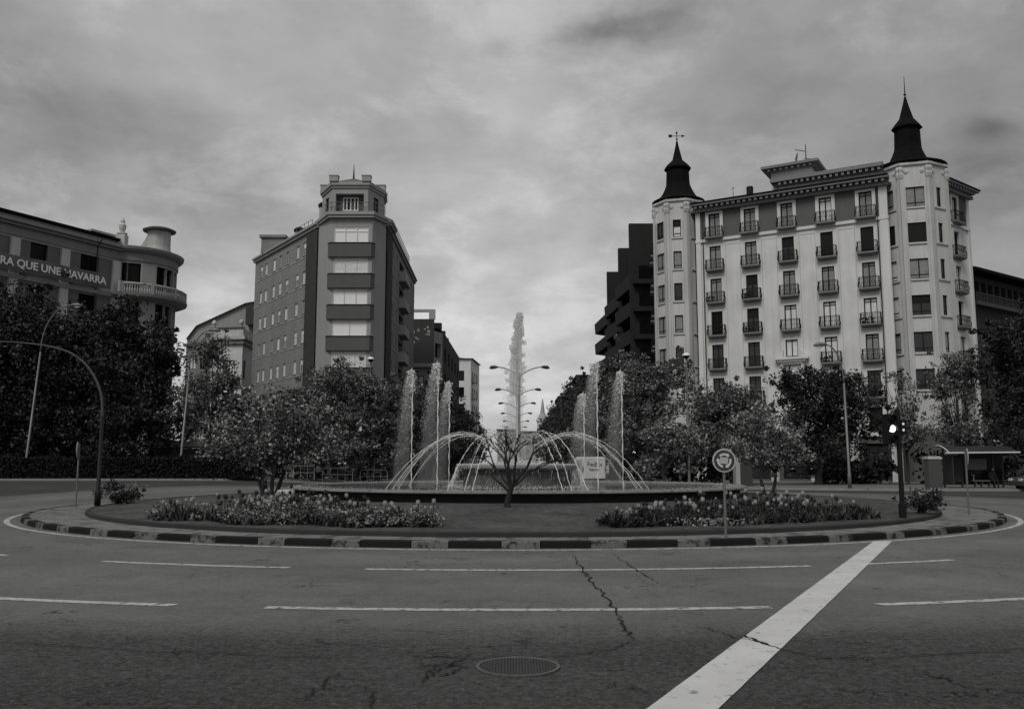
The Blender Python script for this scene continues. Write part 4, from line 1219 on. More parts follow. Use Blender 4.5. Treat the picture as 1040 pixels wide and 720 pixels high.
def dark_left_block():
    root = thing('dark_brick_block', 'dark brick block beside the avenue with blank party wall and stacked balconies', 'building', (-15, 130, .13))
    Y0 = 119; xa = pt(414, 340, Y0).x; xb = pt(441, 340, Y0).x - .0
    F = Fr((xa - 4, Y0), (xb, Y0)); zt = pt(430, 324, Y0).z; zl = pt(430, 370, Y0).z
    mb = MB(); wall(mb, F, zl, zt, []); mb.build('party_wall', M['brick_d'], root)
    st = MB()
    r2 = random.Random(4)
    for k in range(16): s = F.L - 4 + r2.random() * 3.4; z = zt - 1.2 - r2.random() * 1.2 - (1.2 if k > 10 else 0); F.box(st, s, s + r2.uniform(.1, .35), z, z + r2.uniform(.08, .4), -.01, .012)
    st.build('paint_remains', M['band'], root)
    # low pale part
    lo = [(F.L - 3.1, F.L - 1.2, zl - 3.6, zl - 1.7)]
    mb = MB(); F2 = Fr((xa - 4, Y0 - 1.6), (xb + .6, Y0 - 1.6)); wall(mb, F2, 0, zl - .6, lo); mb.build('wall', M['grey'], root)
    c = MB(); F2.box(c, 0, F2.L + .3, zl - .6, zl - .1, -1.6, .6); c.build('cornice', M['band'], root)
    stamp('dl', win_builder(1.9, 1.9, 'curtain', M['frame_d'], .09, 2), root, F2.p(F.L - 2.15, zl - 3.6, -.12), F2.ang)
    # avenue side: pale corner with loggias, then brick
    G1 = Fr((xb, Y0), (xb + .95, Y0 + 2.5)); ops = [(.3, 2.3, z, z + 2.0) for z in (zt - 5.2, zt - 8.8, zt - 12.4, zt - 16)]
    mb = MB(); wall(mb, G1, 0, zt - 1.6, ops, .8); mb.build('wall', M['grey'], root)
    for o in ops: stamp('dlo', win_builder(2.0, 2.0, 'black', M['frame_d'], .08, 1), root, G1.p(1.3, o[2], -.7), G1.ang)
    G2 = Fr((xb + .95, Y0 + 2.5), (xb + 1.4, Y0 + 34)); zz = zt - 1.2
    ops = [(s, s + 2.4, z, z + 2.0) for s in (3, 9, 15, 21, 27) for z in (zt - 5.2, zt - 8.8, zt - 12.4, zt - 16)]
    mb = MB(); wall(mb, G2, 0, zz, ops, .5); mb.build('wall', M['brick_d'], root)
    for o in ops: stamp('dlo2', win_builder(2.4, 2.0, 'black', M['frame_d'], .08, 1), root, G2.p(o[0] + 1.2, o[2], -.4), G2.ang)
    mb = MB(); mb.prism([(xa - 4, Y0 + .3), (xb - .2, Y0 + .3), (xb + .2, Y0 + 3), (xb + .6, Y0 + 33.8), (xa - 4, Y0 + 33.8)], .1, zt - 1.7); mb.build('inner_walls', M['brick_vd'], root)
    # roof frame with the open slot
    mb = MB(); F.box(mb, F.L - 7, F.L + .1, zt + 1.0, zt + 1.35, -.5, 0); F.box(mb, F.L - .75, F.L + .1, zt, zt + 1.0, -.5, 0); F.box(mb, F.L - 7, F.L - 4.6, zt, zt + 1.0, -.5, 0)
    mb.build('roof_frame', M['band'], root)
    mb = MB(); mb.prism([(xb - .6, Y0 + 1), (xb + .6, Y0 + 3), (xb + 1.2, Y0 + 30), (xb - 2.5, Y0 + 30), (xb - 2.5, Y0 + 1)], zt - 1.2, zt - .95); mb.build('roof', M['slate'], root)
    for k in range(4):
        m_ = MB(); x = xb + .3; y = Y0 + 5 + k * 7; m_.box(x - .7, x + .3, y - .5, y + .5, zt - .95, zt + .2 - k * .1); m_.build('chimney', M['brick_vd'], root)


dark_left_block()


def white_block():
    root = thing('white_apartment_block', 'slim white block with a column of small windows far down the avenue', 'building', (-12, 172, .13))
    Y0 = 165; a = pt(452, 380, Y0).x; b = pt(478, 380, Y0).x; top = pt(465, 364, Y0).z
    F = Fr((a - 3, Y0), (b, Y0)); zs = [top - 4.2 - 3.1 * k for k in range(6)]
    mb = MB(); wall(mb, F, 0, top, [(F.L - 2.2, F.L - 1.2, z, z + 1.9) for z in zs]); mb.build('wall', M['white'], root)
    G = Fr((b, Y0), (b + 1.15, Y0 + 12)); mb = MB(); wall(mb, G, 0, top, [(2 + 3 * k, 3.4 + 3 * k, z, z + 1.9) for z in zs for k in range(3)]); mb.build('wall', M['white'], root)
    simple_windows(root, F, [F.L - 1.7], zs, 1.0, 1.9, ['dark', 'black'], M['frame_d'], key='wb')
    simple_windows(root, G, [2.7, 5.7, 8.7], zs, 1.4, 1.9, ['dark', 'black'], M['frame_d'], key='wc')
    mb = MB(); mb.prism([(a - 3, Y0 + .4), (b - .3, Y0 + .4), (b + .7, Y0 + 11.6), (a - 3, Y0 + 11.6)], .1, top - .1); mb.build('inner_walls', M['shutter'], root)
    mb = MB(); mb.add([(a - 3.2, Y0 - .4, top), (b + .4, Y0 - .4, top), (b + 1.6, Y0 + 12, top), (a - 3.2, Y0 + 12, top), (a - 3, Y0 + 6, top + 1.6), (b - 1, Y0 + 6, top + .7)], [(0, 1, 5, 4), (1, 2, 5), (2, 3, 4, 5), (3, 0, 4), (0, 3, 2, 1)]); mb.build('roof', M['roof'], root)
    for k in range(5):
        m_ = MB(); z = zs[k]; G.box(m_, 1.6, 3.8, z - .2, z + .8, .02, .8); m_.build('balcony', M['grey'], root)


white_block()


def stepped_block():
    root = thing('stepped_dark_block', 'very dark brick block with sawtooth stepped fins and projecting balconies', 'building', (18, 115, .13))
    blocks = [(99, 639, 227, 672), (111, 628, 252, 645), (125, 616.5, 276, 634)]
    for i, (Y, x0, yt, x1) in enumerate(blocks):
        a = pt(x0, yt, Y); b = pt(x1, yt, Y); Yn = blocks[i + 1][0] if i < 2 else Y + 15
        top = a.z
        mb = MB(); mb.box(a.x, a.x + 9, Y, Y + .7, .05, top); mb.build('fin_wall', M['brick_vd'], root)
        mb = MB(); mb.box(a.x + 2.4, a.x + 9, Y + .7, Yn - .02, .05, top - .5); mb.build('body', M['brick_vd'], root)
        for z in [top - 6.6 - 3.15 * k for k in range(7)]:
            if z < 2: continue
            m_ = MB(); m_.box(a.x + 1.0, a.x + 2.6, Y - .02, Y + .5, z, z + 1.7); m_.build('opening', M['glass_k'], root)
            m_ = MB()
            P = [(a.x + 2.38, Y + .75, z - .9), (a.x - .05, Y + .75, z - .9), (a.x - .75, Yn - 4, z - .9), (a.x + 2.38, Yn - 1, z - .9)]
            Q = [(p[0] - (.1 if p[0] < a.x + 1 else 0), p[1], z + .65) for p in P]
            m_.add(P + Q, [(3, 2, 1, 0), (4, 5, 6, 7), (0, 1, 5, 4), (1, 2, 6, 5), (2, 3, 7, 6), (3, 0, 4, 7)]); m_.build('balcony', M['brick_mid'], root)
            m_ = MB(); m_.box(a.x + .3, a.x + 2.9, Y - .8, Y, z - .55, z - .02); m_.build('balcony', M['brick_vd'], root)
    return


stepped_block()


def far_right_house():
    root = thing('loggia_house', 'dark grey house with overhanging roof and top floor arcade behind the right trees', 'building', (52, 85, .13))
    A = pt(984, 300, 84); B = pt(1075, 300, 76)
    F = Fr((A.x, 84), (A.x + 15, 95)); top = pt(992, 280, 85).z
    ops = [(1.2 + k * 1.35, 2.1 + k * 1.35, top - 2.6, top - .6) for k in range(int((F.L - 2) / 1.35))] + [(2.2 + 4 * k, 3.5 + 4 * k, z, z + 2.3) for k in range(int(F.L / 4)) for z in (top - 7.5, top - 11, top - 14.5)]
    mb = MB(); wall(mb, F, 0, top, ops, .4); mb.build('wall', wall_mat('dark_stone', .05), root)
    mb = MB(); mb.prism([F.p(0, 0, -.42)[:2], F.p(F.L, 0, -.42)[:2], F.p(F.L, 0, -10)[:2], F.p(0, 0, -10)[:2]], .1, top - .05); mb.build('inner_walls', M['glass_k'], root)
    m_ = MB(); F.box(m_, 0, F.L, top - 3.1, top - 2.75, -.2, .8); F.box(m_, 0, F.L, top - 2.0, top - 1.9, .65, .75)
    for k in range(int(F.L / .3)): F.box(m_, k * .3, k * .3 + .06, top - 2.75, top - 2.0, .67, .73)
    m_.build('balcony', M['dgrey'], root)
    m_ = MB(); F.box(m_, -.8, F.L + 1, top, top + .3, -11, 1.4); m_.add([F.p(-.8, top + .3, 1.4), F.p(F.L + 1, top + .3, 1.4), F.p(F.L + 1, top + 2.2, -4), F.p(-.8, top + 2.2, -4), F.p(-.8, top + .3, -11), F.p(F.L + 1, top + .3, -11)], [(0, 1, 2, 3), (3, 2, 5, 4), (0, 3, 4), (1, 5, 2)])
    m_.build('roof', M['slate'], root)


far_right_house()


def far_things():
    # pale low blocks closing the avenue, church spire, house behind the right tree row
    Y = 420
    for x0, x1, yt, lab in ((505, 525, 437, 'pale low block closing the left side of the avenue end'), (527, 547, 439, 'pale low block closing the right side of the avenue end')):
        a = pt(x0, yt, Y); b = pt(x1, yt, Y)
        root = thing('distant_block', lab, 'building', ((a.x + b.x) / 2, Y, 0), 0, 'distant blocks at the avenue end')
        f = Fr((a.x, Y), (b.x, Y)); ops = [(1 + 2.6 * k, 2.4 + 2.6 * k, a.z - 4 - 3.4 * j, a.z - 2 - 3.4 * j) for k in range(int((f.L - 2) / 2.6)) for j in range(4)]
        mb = MB(); wall(mb, f, 0, a.z, ops); mb.build('wall', M['grey'], root)
        mb = MB(); mb.box(a.x + .2, b.x - .2, Y + .3, Y + 14, .1, a.z - .05); mb.build('inner_walls', M['grey'], root)
        mb = MB(); mb.box(a.x - .4, b.x + .4, Y - .5, Y + 14.5, a.z + .01, a.z + .6); mb.build('roof', M['roof'], root)
    p = pt(551, 405, 460)
    root = thing('church_tower', 'distant slender church tower with pointed spire past the tree row', 'church tower', (p.x, 460, 0))
    mb = MB(); mb.lathe([(2.9, 0), (2.9, p.z - 12), (3.5, p.z - 11.6), (3.5, p.z - 11)], 8, (p.x, 460, 0)); mb.build('shaft', M['cream'], root)
    mb = MB(); mb.lathe([(3.4, p.z - 11), (2.2, p.z - 9), (1.2, p.z - 7.4), (.9, p.z - 5), (.2, p.z)], 8, (p.x, 460, 0)); mb.build('spire', M['brickg'], root)  # shaft and spire colours lightened to stand in for distance haze
    Y = 150; a = pt(590, 385, Y); b = pt(622, 375, Y)
    root = thing('eaved_house', 'house with overhanging stepped eaves showing above the right tree row', 'building', (a.x + 3, Y + 5, 0))
    mb = MB(); mb.box(a.x, b.x + 6, Y, Y + 14, 0, pt(590, 384, Y).z); mb.build('wall', M['white'], root)
    mb = MB(); z = pt(590, 384, Y).z; mb.box(a.x - .9, b.x + 7, Y - 1, Y + 15, z, z + .5); mb.build('roof', M['slate'], root)
    mb = MB(); mb.box(a.x - 3.2, a.x - .05, Y + 1, Y + 12, 0, z - 3.4); mb.build('wing_wall', M['grey'], root)
    mb = MB(); mb.box(a.x - 3.9, a.x - .0, Y + .4, Y + 12.6, z - 3.4, z - 3.0); mb.build('wing_roof', M['slate'], root)


far_things()


# ------------------------------------------------------------------ vegetation
def leaves_np(clumps, per, size, seed, flat=.85):
    """clumps: (x,y,z,sigma) rows -> rhombic leaves"""
    g = np.random.default_rng(seed); C = np.array(clumps); k = len(C)
    idx = np.repeat(np.arange(k), per); n = len(idx)
    off = g.normal(0, 1, (n, 3)); r = np.linalg.norm(off, axis=1, keepdims=True)
    off = off / r * np.minimum(r, 1.9) * C[idx, 3:4]; off[:, 2] *= flat
    P = C[idx, :3] + off
    a = g.normal(0, 1, (n, 3)); a /= np.linalg.norm(a, axis=1, keepdims=True)
    b = np.cross(a, g.normal(0, 1, (n, 3))); b /= np.linalg.norm(b, axis=1, keepdims=True)
    s = size * g.uniform(.55, 1.3, (n, 1)); a = a * s; b = b * s * .55
    V = np.stack([P - a, P - b, P + a, P + b], 1).reshape(-1, 3)
    Fc = np.arange(4 * n).reshape(n, 4)
    return V, Fc


def crown_clumps(lobes, density, sig, seed, boughs=None):
    """lobes carry smaller leafy boughs, boughs carry clumps: an uneven crown with gaps"""
    g = random.Random(seed); out = []
    for (x, y, z, rx, ry, rz) in lobes:
        area = rx * ry + ry * rz + rx * rz; m = (rx * ry * rz) ** (1 / 3)
        nb = max(5, int(11 + 1.1 * area)) if boughs is None else boughs
        n = max(3, int(density * area / nb))
        for b in range(nb):
            v = Vector((g.gauss(0, 1), g.gauss(0, 1), g.gauss(0, 1))).normalized(); k = g.uniform(.35, 1.08)
            c = Vector((x + v.x * rx * k, y + v.y * ry * k, z + v.z * rz * k)); br = m * g.uniform(.28, .58)
            for _ in range(n):
                w = Vector((g.gauss(0, 1), g.gauss(0, 1), g.gauss(.2, .8))).normalized() * br * g.uniform(.35, 1.3)
                out.append((c.x + w.x, c.y + w.y, c.z + w.z * .8, sig * g.uniform(.45, 1.05)))
            if g.random() < .35:        # a stray shoot
                w = v * br * g.uniform(1.2, 1.9); out.append((c.x + w.x, c.y + w.y, c.z + w.z, sig * .3))
    return out


def tree(label, x, y, lobes, trunk_h, tr, leafm, per=26, dens=4.5, sig=.5, leaf=.17, seed=0, stems=1, group=None, z=None, cat='tree', name='broadleaf_tree', twigs=30, lean=0):
    z0 = (gz(x, y) + .12) if z is None else z
    root = thing(name, label, cat, (x, y, z0), 0, group)
    g = random.Random(seed * 7 + 3)
    cl = crown_clumps(lobes, dens, sig, seed)            # lobes in local coordinates
    mb = MB()
    for s in range(stems):
        an = 2 * PI * s / max(1, stems) + g.random(); sp = .0 if stems == 1 else .22
        b0 = Vector((sp * math.cos(an), sp * math.sin(an), -.05)); b1 = Vector((sp * 2.6 * math.cos(an) + lean, sp * 2.6 * math.sin(an), trunk_h))
        mid = b0.lerp(b1, .5) + Vector((g.uniform(-.06, .06), g.uniform(-.06, .06), 0))
        mb.tube([b0, b0.lerp(mid, .4), mid, b1], [tr * 1.35, tr * 1.05, tr, tr * .8], 8)
        tops = g.sample(cl, min(twigs // stems, len(cl)))
        for q in tops:
            e = Vector(q[:3])
            m = b1.lerp(e, .5) + Vector((g.uniform(-.25, .25), g.uniform(-.25, .25), g.uniform(.0, .35)))
            st = b0.lerp(b1, g.uniform(.75, 1))
            mb.tube([st, st.lerp(m, .5) + Vector((0, 0, .1)), m, e], [tr * .42, tr * .3, tr * .2, tr * .06], 5, False)
    local(mb.build('trunk', M['bark']), root)
    V, Fc = leaves_np(cl, per, leaf, seed + 5)
    local(npmesh('crown', V, Fc, leafm), root)
    return root


# island ornamental trees
x, y = -9.0, 33.3
tree('bushy bronze-leaved ornamental tree with several stems on the island left of the fountain', x, y, [(-.6, 0, 2.3, 1.9, 1.5, 1.1), (.9, .2, 2.5, 1.5, 1.4, 1.1), (.1, -.2, 3.1, 1.2, 1.1, .7), (-1.9, 0, 1.7, .8, .8, .6), (1.9, 0, 1.8, .8, .8, .7), (0, .2, 1.4, 1.7, 1.2, .6)],
     1.0, .075, M['leaf_l'], 26, 9, .22, .075, 1, stems=4, z=mz(x, y) + gz(x, y), group='ornamental trees on the island', name='ornamental_tree', twigs=60)
x, y = 7.6, 42.3
tree('open pale-leaved ornamental tree on the island behind the water basin', x, y, [(-.3, 0, 2.0, 1.2, 1.0, 1.0), (.6, .1, 1.6, 1.1, 1.0, .9), (-.9, 0, 2.6, .55, .5, .4), (.2, 0, 2.7, .6, .6, .4), (-1.1, 0, 1.2, .6, .6, .5), (1.2, 0, 2.1, .4, .5, .5)],
     .8, .06, M['leaf_m'], 22, 10, .2, .085, 2, stems=2, z=mz(x, y), group='ornamental trees on the island', name='ornamental_tree', twigs=40)
x, y = 9.6, 33.6
tree('open pale-leaved ornamental tree rising from the right flower bed', x, y, [(-.3, 0, 2.0, 1.2, 1.1, .8), (.6, 0, 2.2, 1.0, 1.0, .7), (0, 0, 2.8, .7, .7, .45), (-1.1, 0, 1.7, .6, .6, .4), (1.2, 0, 1.5, .5, .5, .4), (.1, 0, 1.3, 1.2, .9, .4)],
     .9, .06, M['leaf_m'], 22, 9, .19, .07, 3, stems=2, z=mz(x, y), group='ornamental trees on the island', name='ornamental_tree', twigs=44)


def bare_tree():
    x, y = -.1, 24.3; z = mz(x, y)
    root = thing('pollarded_tree', 'low bare pollarded tree with knotty forked limbs in front of the fountain', 'tree', (x, y, z))
    def shape(seed):
        g = random.Random(seed); mb = MB(); tips = []
        def grow(p, d, r, n, L):
            pts = [p]; rad = [r]; q = p.copy(); dd = d.copy()
            for k in range(4):
                dd = (dd + Vector((g.uniform(-.3, .3), g.uniform(-.25, .25), g.uniform(-.05, .1)))).normalized()
                q = q + dd * L / 4; pts.append(q.copy()); rad.append(max(.007, r * (1 - .1 * (k + 1)) * g.uniform(.88, 1.18)))
            mb.tube(pts, rad, 7)
            if n == 0 or q.z > 1.95: tips.append(q); return
            for k in range(2 if n > 1 else 3):
                an = g.uniform(0, 2 * PI); sp = g.uniform(.3, .6); out = Vector((q.x * 1.3, q.y, 0)) * .4
                grow(q, (dd + Vector((math.cos(an) * sp, math.sin(an) * sp * .8, -.04)) + out).normalized(), r * .67, n - 1, L * g.uniform(.62, .85))
        mb.tube([(-.02, 0, -.05), (-.03, 0, .12), (.03, 0, .32), (.07, 0, .56)], [.11, .085, .078, .085], 10)
        fork = Vector((.07, 0, .53))
        for dx, dy, dz, r, L in ((-1.0, .1, .75, .038, .66), (-.6, .3, .9, .04, .62), (-.25, -.25, 1, .042, .6), (.15, .3, 1, .036, .58), (.45, -.2, .95, .042, .6), (.8, .2, .85, .04, .62), (1.05, -.1, .7, .038, .66)):
            grow(fork, Vector((dx, dy, dz)).normalized(), r, 3, L)
        mb.tube([(-.0, 0, .42), (-.2, -.02, .62), (-.42, -.05, .80), (-.5, -.05, 1.0)], [.04, .032, .026, .012], 6)
        bins = [0] * 12
        for t in tips: bins[min(11, max(0, int((t.x + 1.15) / 2.3 * 12)))] += 1
        score = sum(min(b, 5) for b in bins) - sum(max(0, b - 14) for b in bins) - 3 * sum(1 for t in tips if abs(t.x) > 1.2 or t.z > 2.3)
        return score, mb, tips
    _, mb, tips = max((shape(sd_) for sd_ in range(40)), key=lambda q: q[0])
    local(mb.build('trunk', M['barkd']), root)
    cl = [(t.x, t.y, t.z, .08) for t in tips]
    V, Fc = leaves_np(cl, 5, .028, 4); local(npmesh('crown', V, Fc, M['leaf_d']), root)


bare_tree()

# trees beyond the ring
BG = 'tall trees beyond the left hedge'
tree('tall dark dense tree at the far left beyond the hedge', -36.5, 69, [(-1, 0, 8, 5.5, 4.5, 4.5), (1.5, 0, 10.6, 3.2, 3, 2.6), (-3.5, 0, 12.2, 3.4, 3, 2.4), (3.6, 0, 6, 3.2, 3, 3.6), (-1, 0, 3.5, 6, 4, 2.4)], 3, .3, M['leaf_d'], 60, 3.6, .6, .15, 11, group=BG)
tree('tall dark tree with lighter leaf flecks between the two left lamp posts', -28.6, 67, [(-.3, 0, 7.2, 3.7, 3.6, 4.2), (-1.2, 0, 11.0, 2.3, 2.2, 2.0), (1.3, 0, 9.4, 1.9, 2, 2), (0, 0, 4, 4.2, 3.6, 2.6)], 3, .28, M['leaf_d'], 60, 3.8, .5, .14, 12, group=BG)
tree('lighter open tree with a visible dark trunk by the second left lamp post', -22.5, 66.5, [(-.6, 0, 7.0, 2.0, 2.0, 2.6), (-.4, 0, 9.6, 1.2, 1.2, 1.1), (-1.4, 0, 5, 1.7, 1.8, 1.8), (1.5, 0, 4.6, 1.7, 1.8, 1.6), (1.0, 0, 7.0, .9, 1, 1)], 3.2, .22, M['leaf'], 34, 4, .36, .115, 13, group=BG)
tree('mid-height leafy tree at the right end of the left hedge', -19.0, 67.5, [(0, 0, 3.4, 2.4, 2.4, 1.9), (-1.0, 0, 4.8, 1.4, 1.6, 1.1), (1.2, 0, 2.8, 2, 2, 1.5)], 2.0, .18, M['leaf'], 44, 4, .42, .115, 14, group=BG)
tree('very dark low tree filling the left edge behind the hedge', -43, 66.5, [(0, 0, 5, 4.5, 3.5, 4), (2, 0, 8.5, 3.5, 3, 3), (4, 0, 3.6, 4, 3, 2.8)], 2, .25, M['leaf_d'], 56, 3, .7, .15, 15, group=BG)
BG = 'round-headed trees in front of the brick block'
tree('broad round-headed tree hiding the foot of the brick block corner', -14.4, 65, [(0, 0, 4.6, 3.2, 2.8, 2.3), (1.5, 0, 7.2, 1.8, 1.8, 1.5), (-1.6, 0, 5.6, 1.7, 1.6, 1.2), (0, 0, 2.9, 3.6, 3, 1.7)], 2.2, .22, M['leaf'], 56, 4.6, .38, .115, 16, group=BG)
tree('round-headed leafy tree directly left of the left water jets', -10.0, 66.5, [(0, 0, 5.0, 2.6, 2.6, 2.7), (-1.2, 0, 6.9, 1.6, 1.6, 1.3), (1.2, 0, 6.0, 1.5, 1.6, 1.3), (0, 0, 3, 2.6, 2.6, 1.8)], 2.2, .22, M['leaf'], 56, 4.6, .38, .115, 17, group=BG)
BG = 'trees in front of the spired building'
tree('large dense tree beside the dark stepped block, right of the water jets', 9.7, 64, [(0, 0, 5.6, 3.3, 3.2, 3.2), (-1.2, 0, 7.9, 2.1, 2, 1.7), (1.5, 0, 7.6, 1.7, 1.8, 1.4), (0, 0, 3.2, 3.3, 3, 2)], 2.2, .24, M['leaf'], 60, 4.8, .38, .115, 18, group=BG)
tree('mid-height tree under the left spired turret', 16.4, 66, [(0, 0, 4.8, 2.8, 2.6, 2.2), (.4, 0, 6.3, 1.7, 1.7, 1.0), (-1.6, 0, 5.2, 1.3, 1.4, 1.3), (0, 0, 3, 3, 2.6, 1.6)], 2, .2, M['leaf'], 56, 4.8, .38, .115, 19, group=BG)
tree('wide dark evergreen tree under the middle balconies, behind the right lamp post', 22.6, 66, [(-.6, 0, 5.2, 3.4, 3, 2.5), (2.0, 0, 5.4, 2.6, 2.6, 2.2), (-.8, 0, 7.2, 2.2, 2, 1.3), (2.4, 0, 6.9, 1.8, 1.8, 1.2), (0, 0, 3.0, 4, 3, 1.6)], 2.2, .26, M['leaf_d'], 60, 4.6, .4, .115, 20, group=BG)
tree('thin open tree with sparse pale leaves right of the dark evergreen', 29.2, 66, [(0, 0, 6.3, 1.1, 1.2, 2.6), (.5, 0, 4, 1.5, 1.4, 1.5), (-.6, 0, 3.6, 1.2, 1.2, 1.2)], 2.6, .12, M['leaf'], 28, 4.5, .3, .10, 21, group=BG, twigs=50)
tree('slim upright tree with feathery crown in front of the right turret base', 32.8, 65, [(0, 0, 6.4, 1.7, 1.6, 2.9), (.3, 0, 8.6, .9, .9, 1.0), (0, 0, 3.6, 2.0, 1.8, 1.6), (-1.2, 0, 6.8, .8, .8, 1.2)], 2.6, .15, M['leaf'], 34, 4.5, .34, .105, 22, group=BG, twigs=50)
tree('tall dark tree at the right edge behind the bus shelter', 37.6, 64, [(0, 0, 7, 3.4, 3, 4), (1.2, 0, 11, 2.2, 2, 2.2), (-1.2, 0, 9.2, 1.8, 1.8, 2), (0, 0, 3.6, 3.5, 3, 2.2)], 3, .28, M['leaf_d'], 60, 4, .45, .125, 23, group=BG)
tree('dark spreading tree cut by the right edge of the view', 42.5, 65, [(0, 0, 6, 3.4, 3, 4), (-.5, 0, 10, 2.8, 2.6, 2.8), (0, 0, 3.4, 3.4, 3, 2)], 3, .28, M['leaf_d'], 56, 3.6, .5, .13, 24, group=BG)
# dim shrubs closing the gaps below the crowns
for i, (x, y, rx, rz, lab) in enumerate(((26.5, 70, 3.2, 1.6, 'dark clipped shrub mass below the evergreen by the arcade'), (34.5, 68, 4.5, 1.9, 'dark shrub mass behind the bus shelter'), (-34, 72, 8, 2.4, 'dark shrub mass under the far left trees'), (-23, 72, 5, 2.0, 'dark shrub mass behind the lighter left tree'), (-14, 72.5, 4.6, 2.2, 'dark shrub mass at the foot of the brick block'), (14, 70, 4.0, 2.0, 'dark shrub mass below the tree beside the stepped block'))):
    root = thing('shrub', lab, 'shrub', (x, y, gz(x, y) + .12), 0, 'dark shrubs beyond the ring road')
    cl = crown_clumps([(0, 0, rz * .55, rx, 1.6, rz * .8)], 6, .5, 50 + i)
    V, Fc = leaves_np(cl, 26, .2, 60 + i); local(npmesh('foliage', V, Fc, M['leaf_d']), root)
    mb = MB()
    for k in range(5): mb.tube([((k - 2) * rx * .3, 0, -.05), ((k - 2) * rx * .34, .1, rz * .8)], [.05, .02], 5)
    local(mb.build('stem', M['bark']), root)

# avenue rows: copies of two trees
def av_proto(seed, s):
    return tree('x', 0, 0, [(0, 0, 6.6 * s, 3.2, 3.3, 3.8 * s), (.2, .3, 9.6 * s, 2.5, 2.6, 1.9 * s), (0, 0, 4.0 * s, 3.1, 3.3, 2.0)], 2.4, .2, M['avleaf'], 44, 3.8, .42, .15, seed, z=.12, name='avenue_tree')
protos = []
cnt = {-1: 0, 1: 0}
ords = ['nearest', 'second', 'third', 'fourth', 'fifth', 'sixth', 'seventh', 'eighth', 'ninth', 'tenth', 'eleventh', 'twelfth', 'thirteenth', 'fourteenth', 'fifteenth', 'sixteenth']
side = {-1: 'left', 1: 'right'}
for sg, X0, ys in ((1, 9.9, [79, 86, 94, 101, 110, 120, 130, 140, 152, 165, 180, 196, 214, 235]), (-1, -10.0, [78, 87, 96, 106, 116, 126, 137, 148, 160, 173, 188, 205, 225])):
    for i, yy in enumerate(ys):
        if len(protos) < 2: o = av_proto(31 + len(protos), 1.0 if not protos else 1.08); protos.append(o)
        else: o = copy_tree(protos[i % 2])
        o.location = (X0 - .3 * sg + rng.uniform(-.3, .3) - (0 if sg < 0 else -.0), yy, .12); o.rotation_euler = (0, 0, rng.uniform(0, 6))
        q = rng.uniform(.95, 1.05) * (1.0 if sg > 0 else .88) * (.72 + .28 * min(1, i / 4) if sg > 0 else .8 + .2 * min(1, i / 3)); o.scale = (rng.uniform(.95, 1.05), 1, q)
        tag(o, '%s tree from the plaza in the dense row on the %s side of the avenue' % (ords[i], side[sg]), 'tree', 'street trees lining the avenue')


# hedge
def hedge():
    A, B = Vector((-62, 61.9)), Vector((-17.5, 62.6)); n = 60; g = np.random.default_rng(5)
    root = thing('hedge', 'long clipped dark hedge beyond the road on the left', 'hedge', (-40, 62.2, .6))
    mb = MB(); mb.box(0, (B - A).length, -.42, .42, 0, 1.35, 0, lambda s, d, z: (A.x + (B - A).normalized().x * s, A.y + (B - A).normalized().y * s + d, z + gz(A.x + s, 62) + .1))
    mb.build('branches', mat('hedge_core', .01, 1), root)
    N = 26000; s = g.uniform(0, 1, N); face = g.uniform(0, 1, N)
    P = np.zeros((N, 3)); P[:, 0] = A.x + (B.x - A.x) * s; P[:, 1] = A.y + (B.y - A.y) * s
    zz = np.array([gz(x, 62) for x in P[:, 0]]) + .12
    top = face > .66
    bump = .07 * np.sin(P[:, 0] * 1.9) + .05 * np.sin(P[:, 0] * 4.3)
    P[:, 1] += np.where(top, g.uniform(-.5, .5, N), -.5 + g.normal(0, .05, N)); P[:, 2] = zz + np.where(top, 1.42 + bump + g.normal(0, .05, N), g.uniform(0, 1.45, N))
    a = g.normal(0, 1, (N, 3)); a /= np.linalg.norm(a, axis=1, keepdims=True); b = np.cross(a, g.normal(0, 1, (N, 3))); b /= np.linalg.norm(b, axis=1, keepdims=True)
    a *= .1; b *= .06
    V = np.stack([P - a, P - b, P + a, P + b], 1).reshape(-1, 3)
    npmesh('foliage', V, np.arange(4 * N).reshape(N, 4), M['hedge'], root)


hedge()


# ------------------------------------------------------------------ flower beds
def bed_pos(side_, g, t=None):
    """random spot inside the crescent bed; azimuth 0 faces the camera"""
    if side_ < 0:
        a = R(7.2 + 34.5 * g.random() ** .8); lo = 12.9 - 2.9 * min(1, max(0, (math.degrees(a) - 14) / 18)); hi = 14.5 + .25 * math.sin(a * 31)
        if math.degrees(a) < 14: lo = 13.4
        r = g.uniform(lo, hi); return CX - r * math.sin(a), CY - r * math.cos(a)
    a = R(g.uniform(8.6, 42.5)); lo = 13.3 - 2.2 * min(1, max(0, (math.degrees(a) - 12) / 15)); hi = 14.4
    r = g.uniform(lo, hi); return CX + r * math.sin(a), CY - r * math.cos(a)


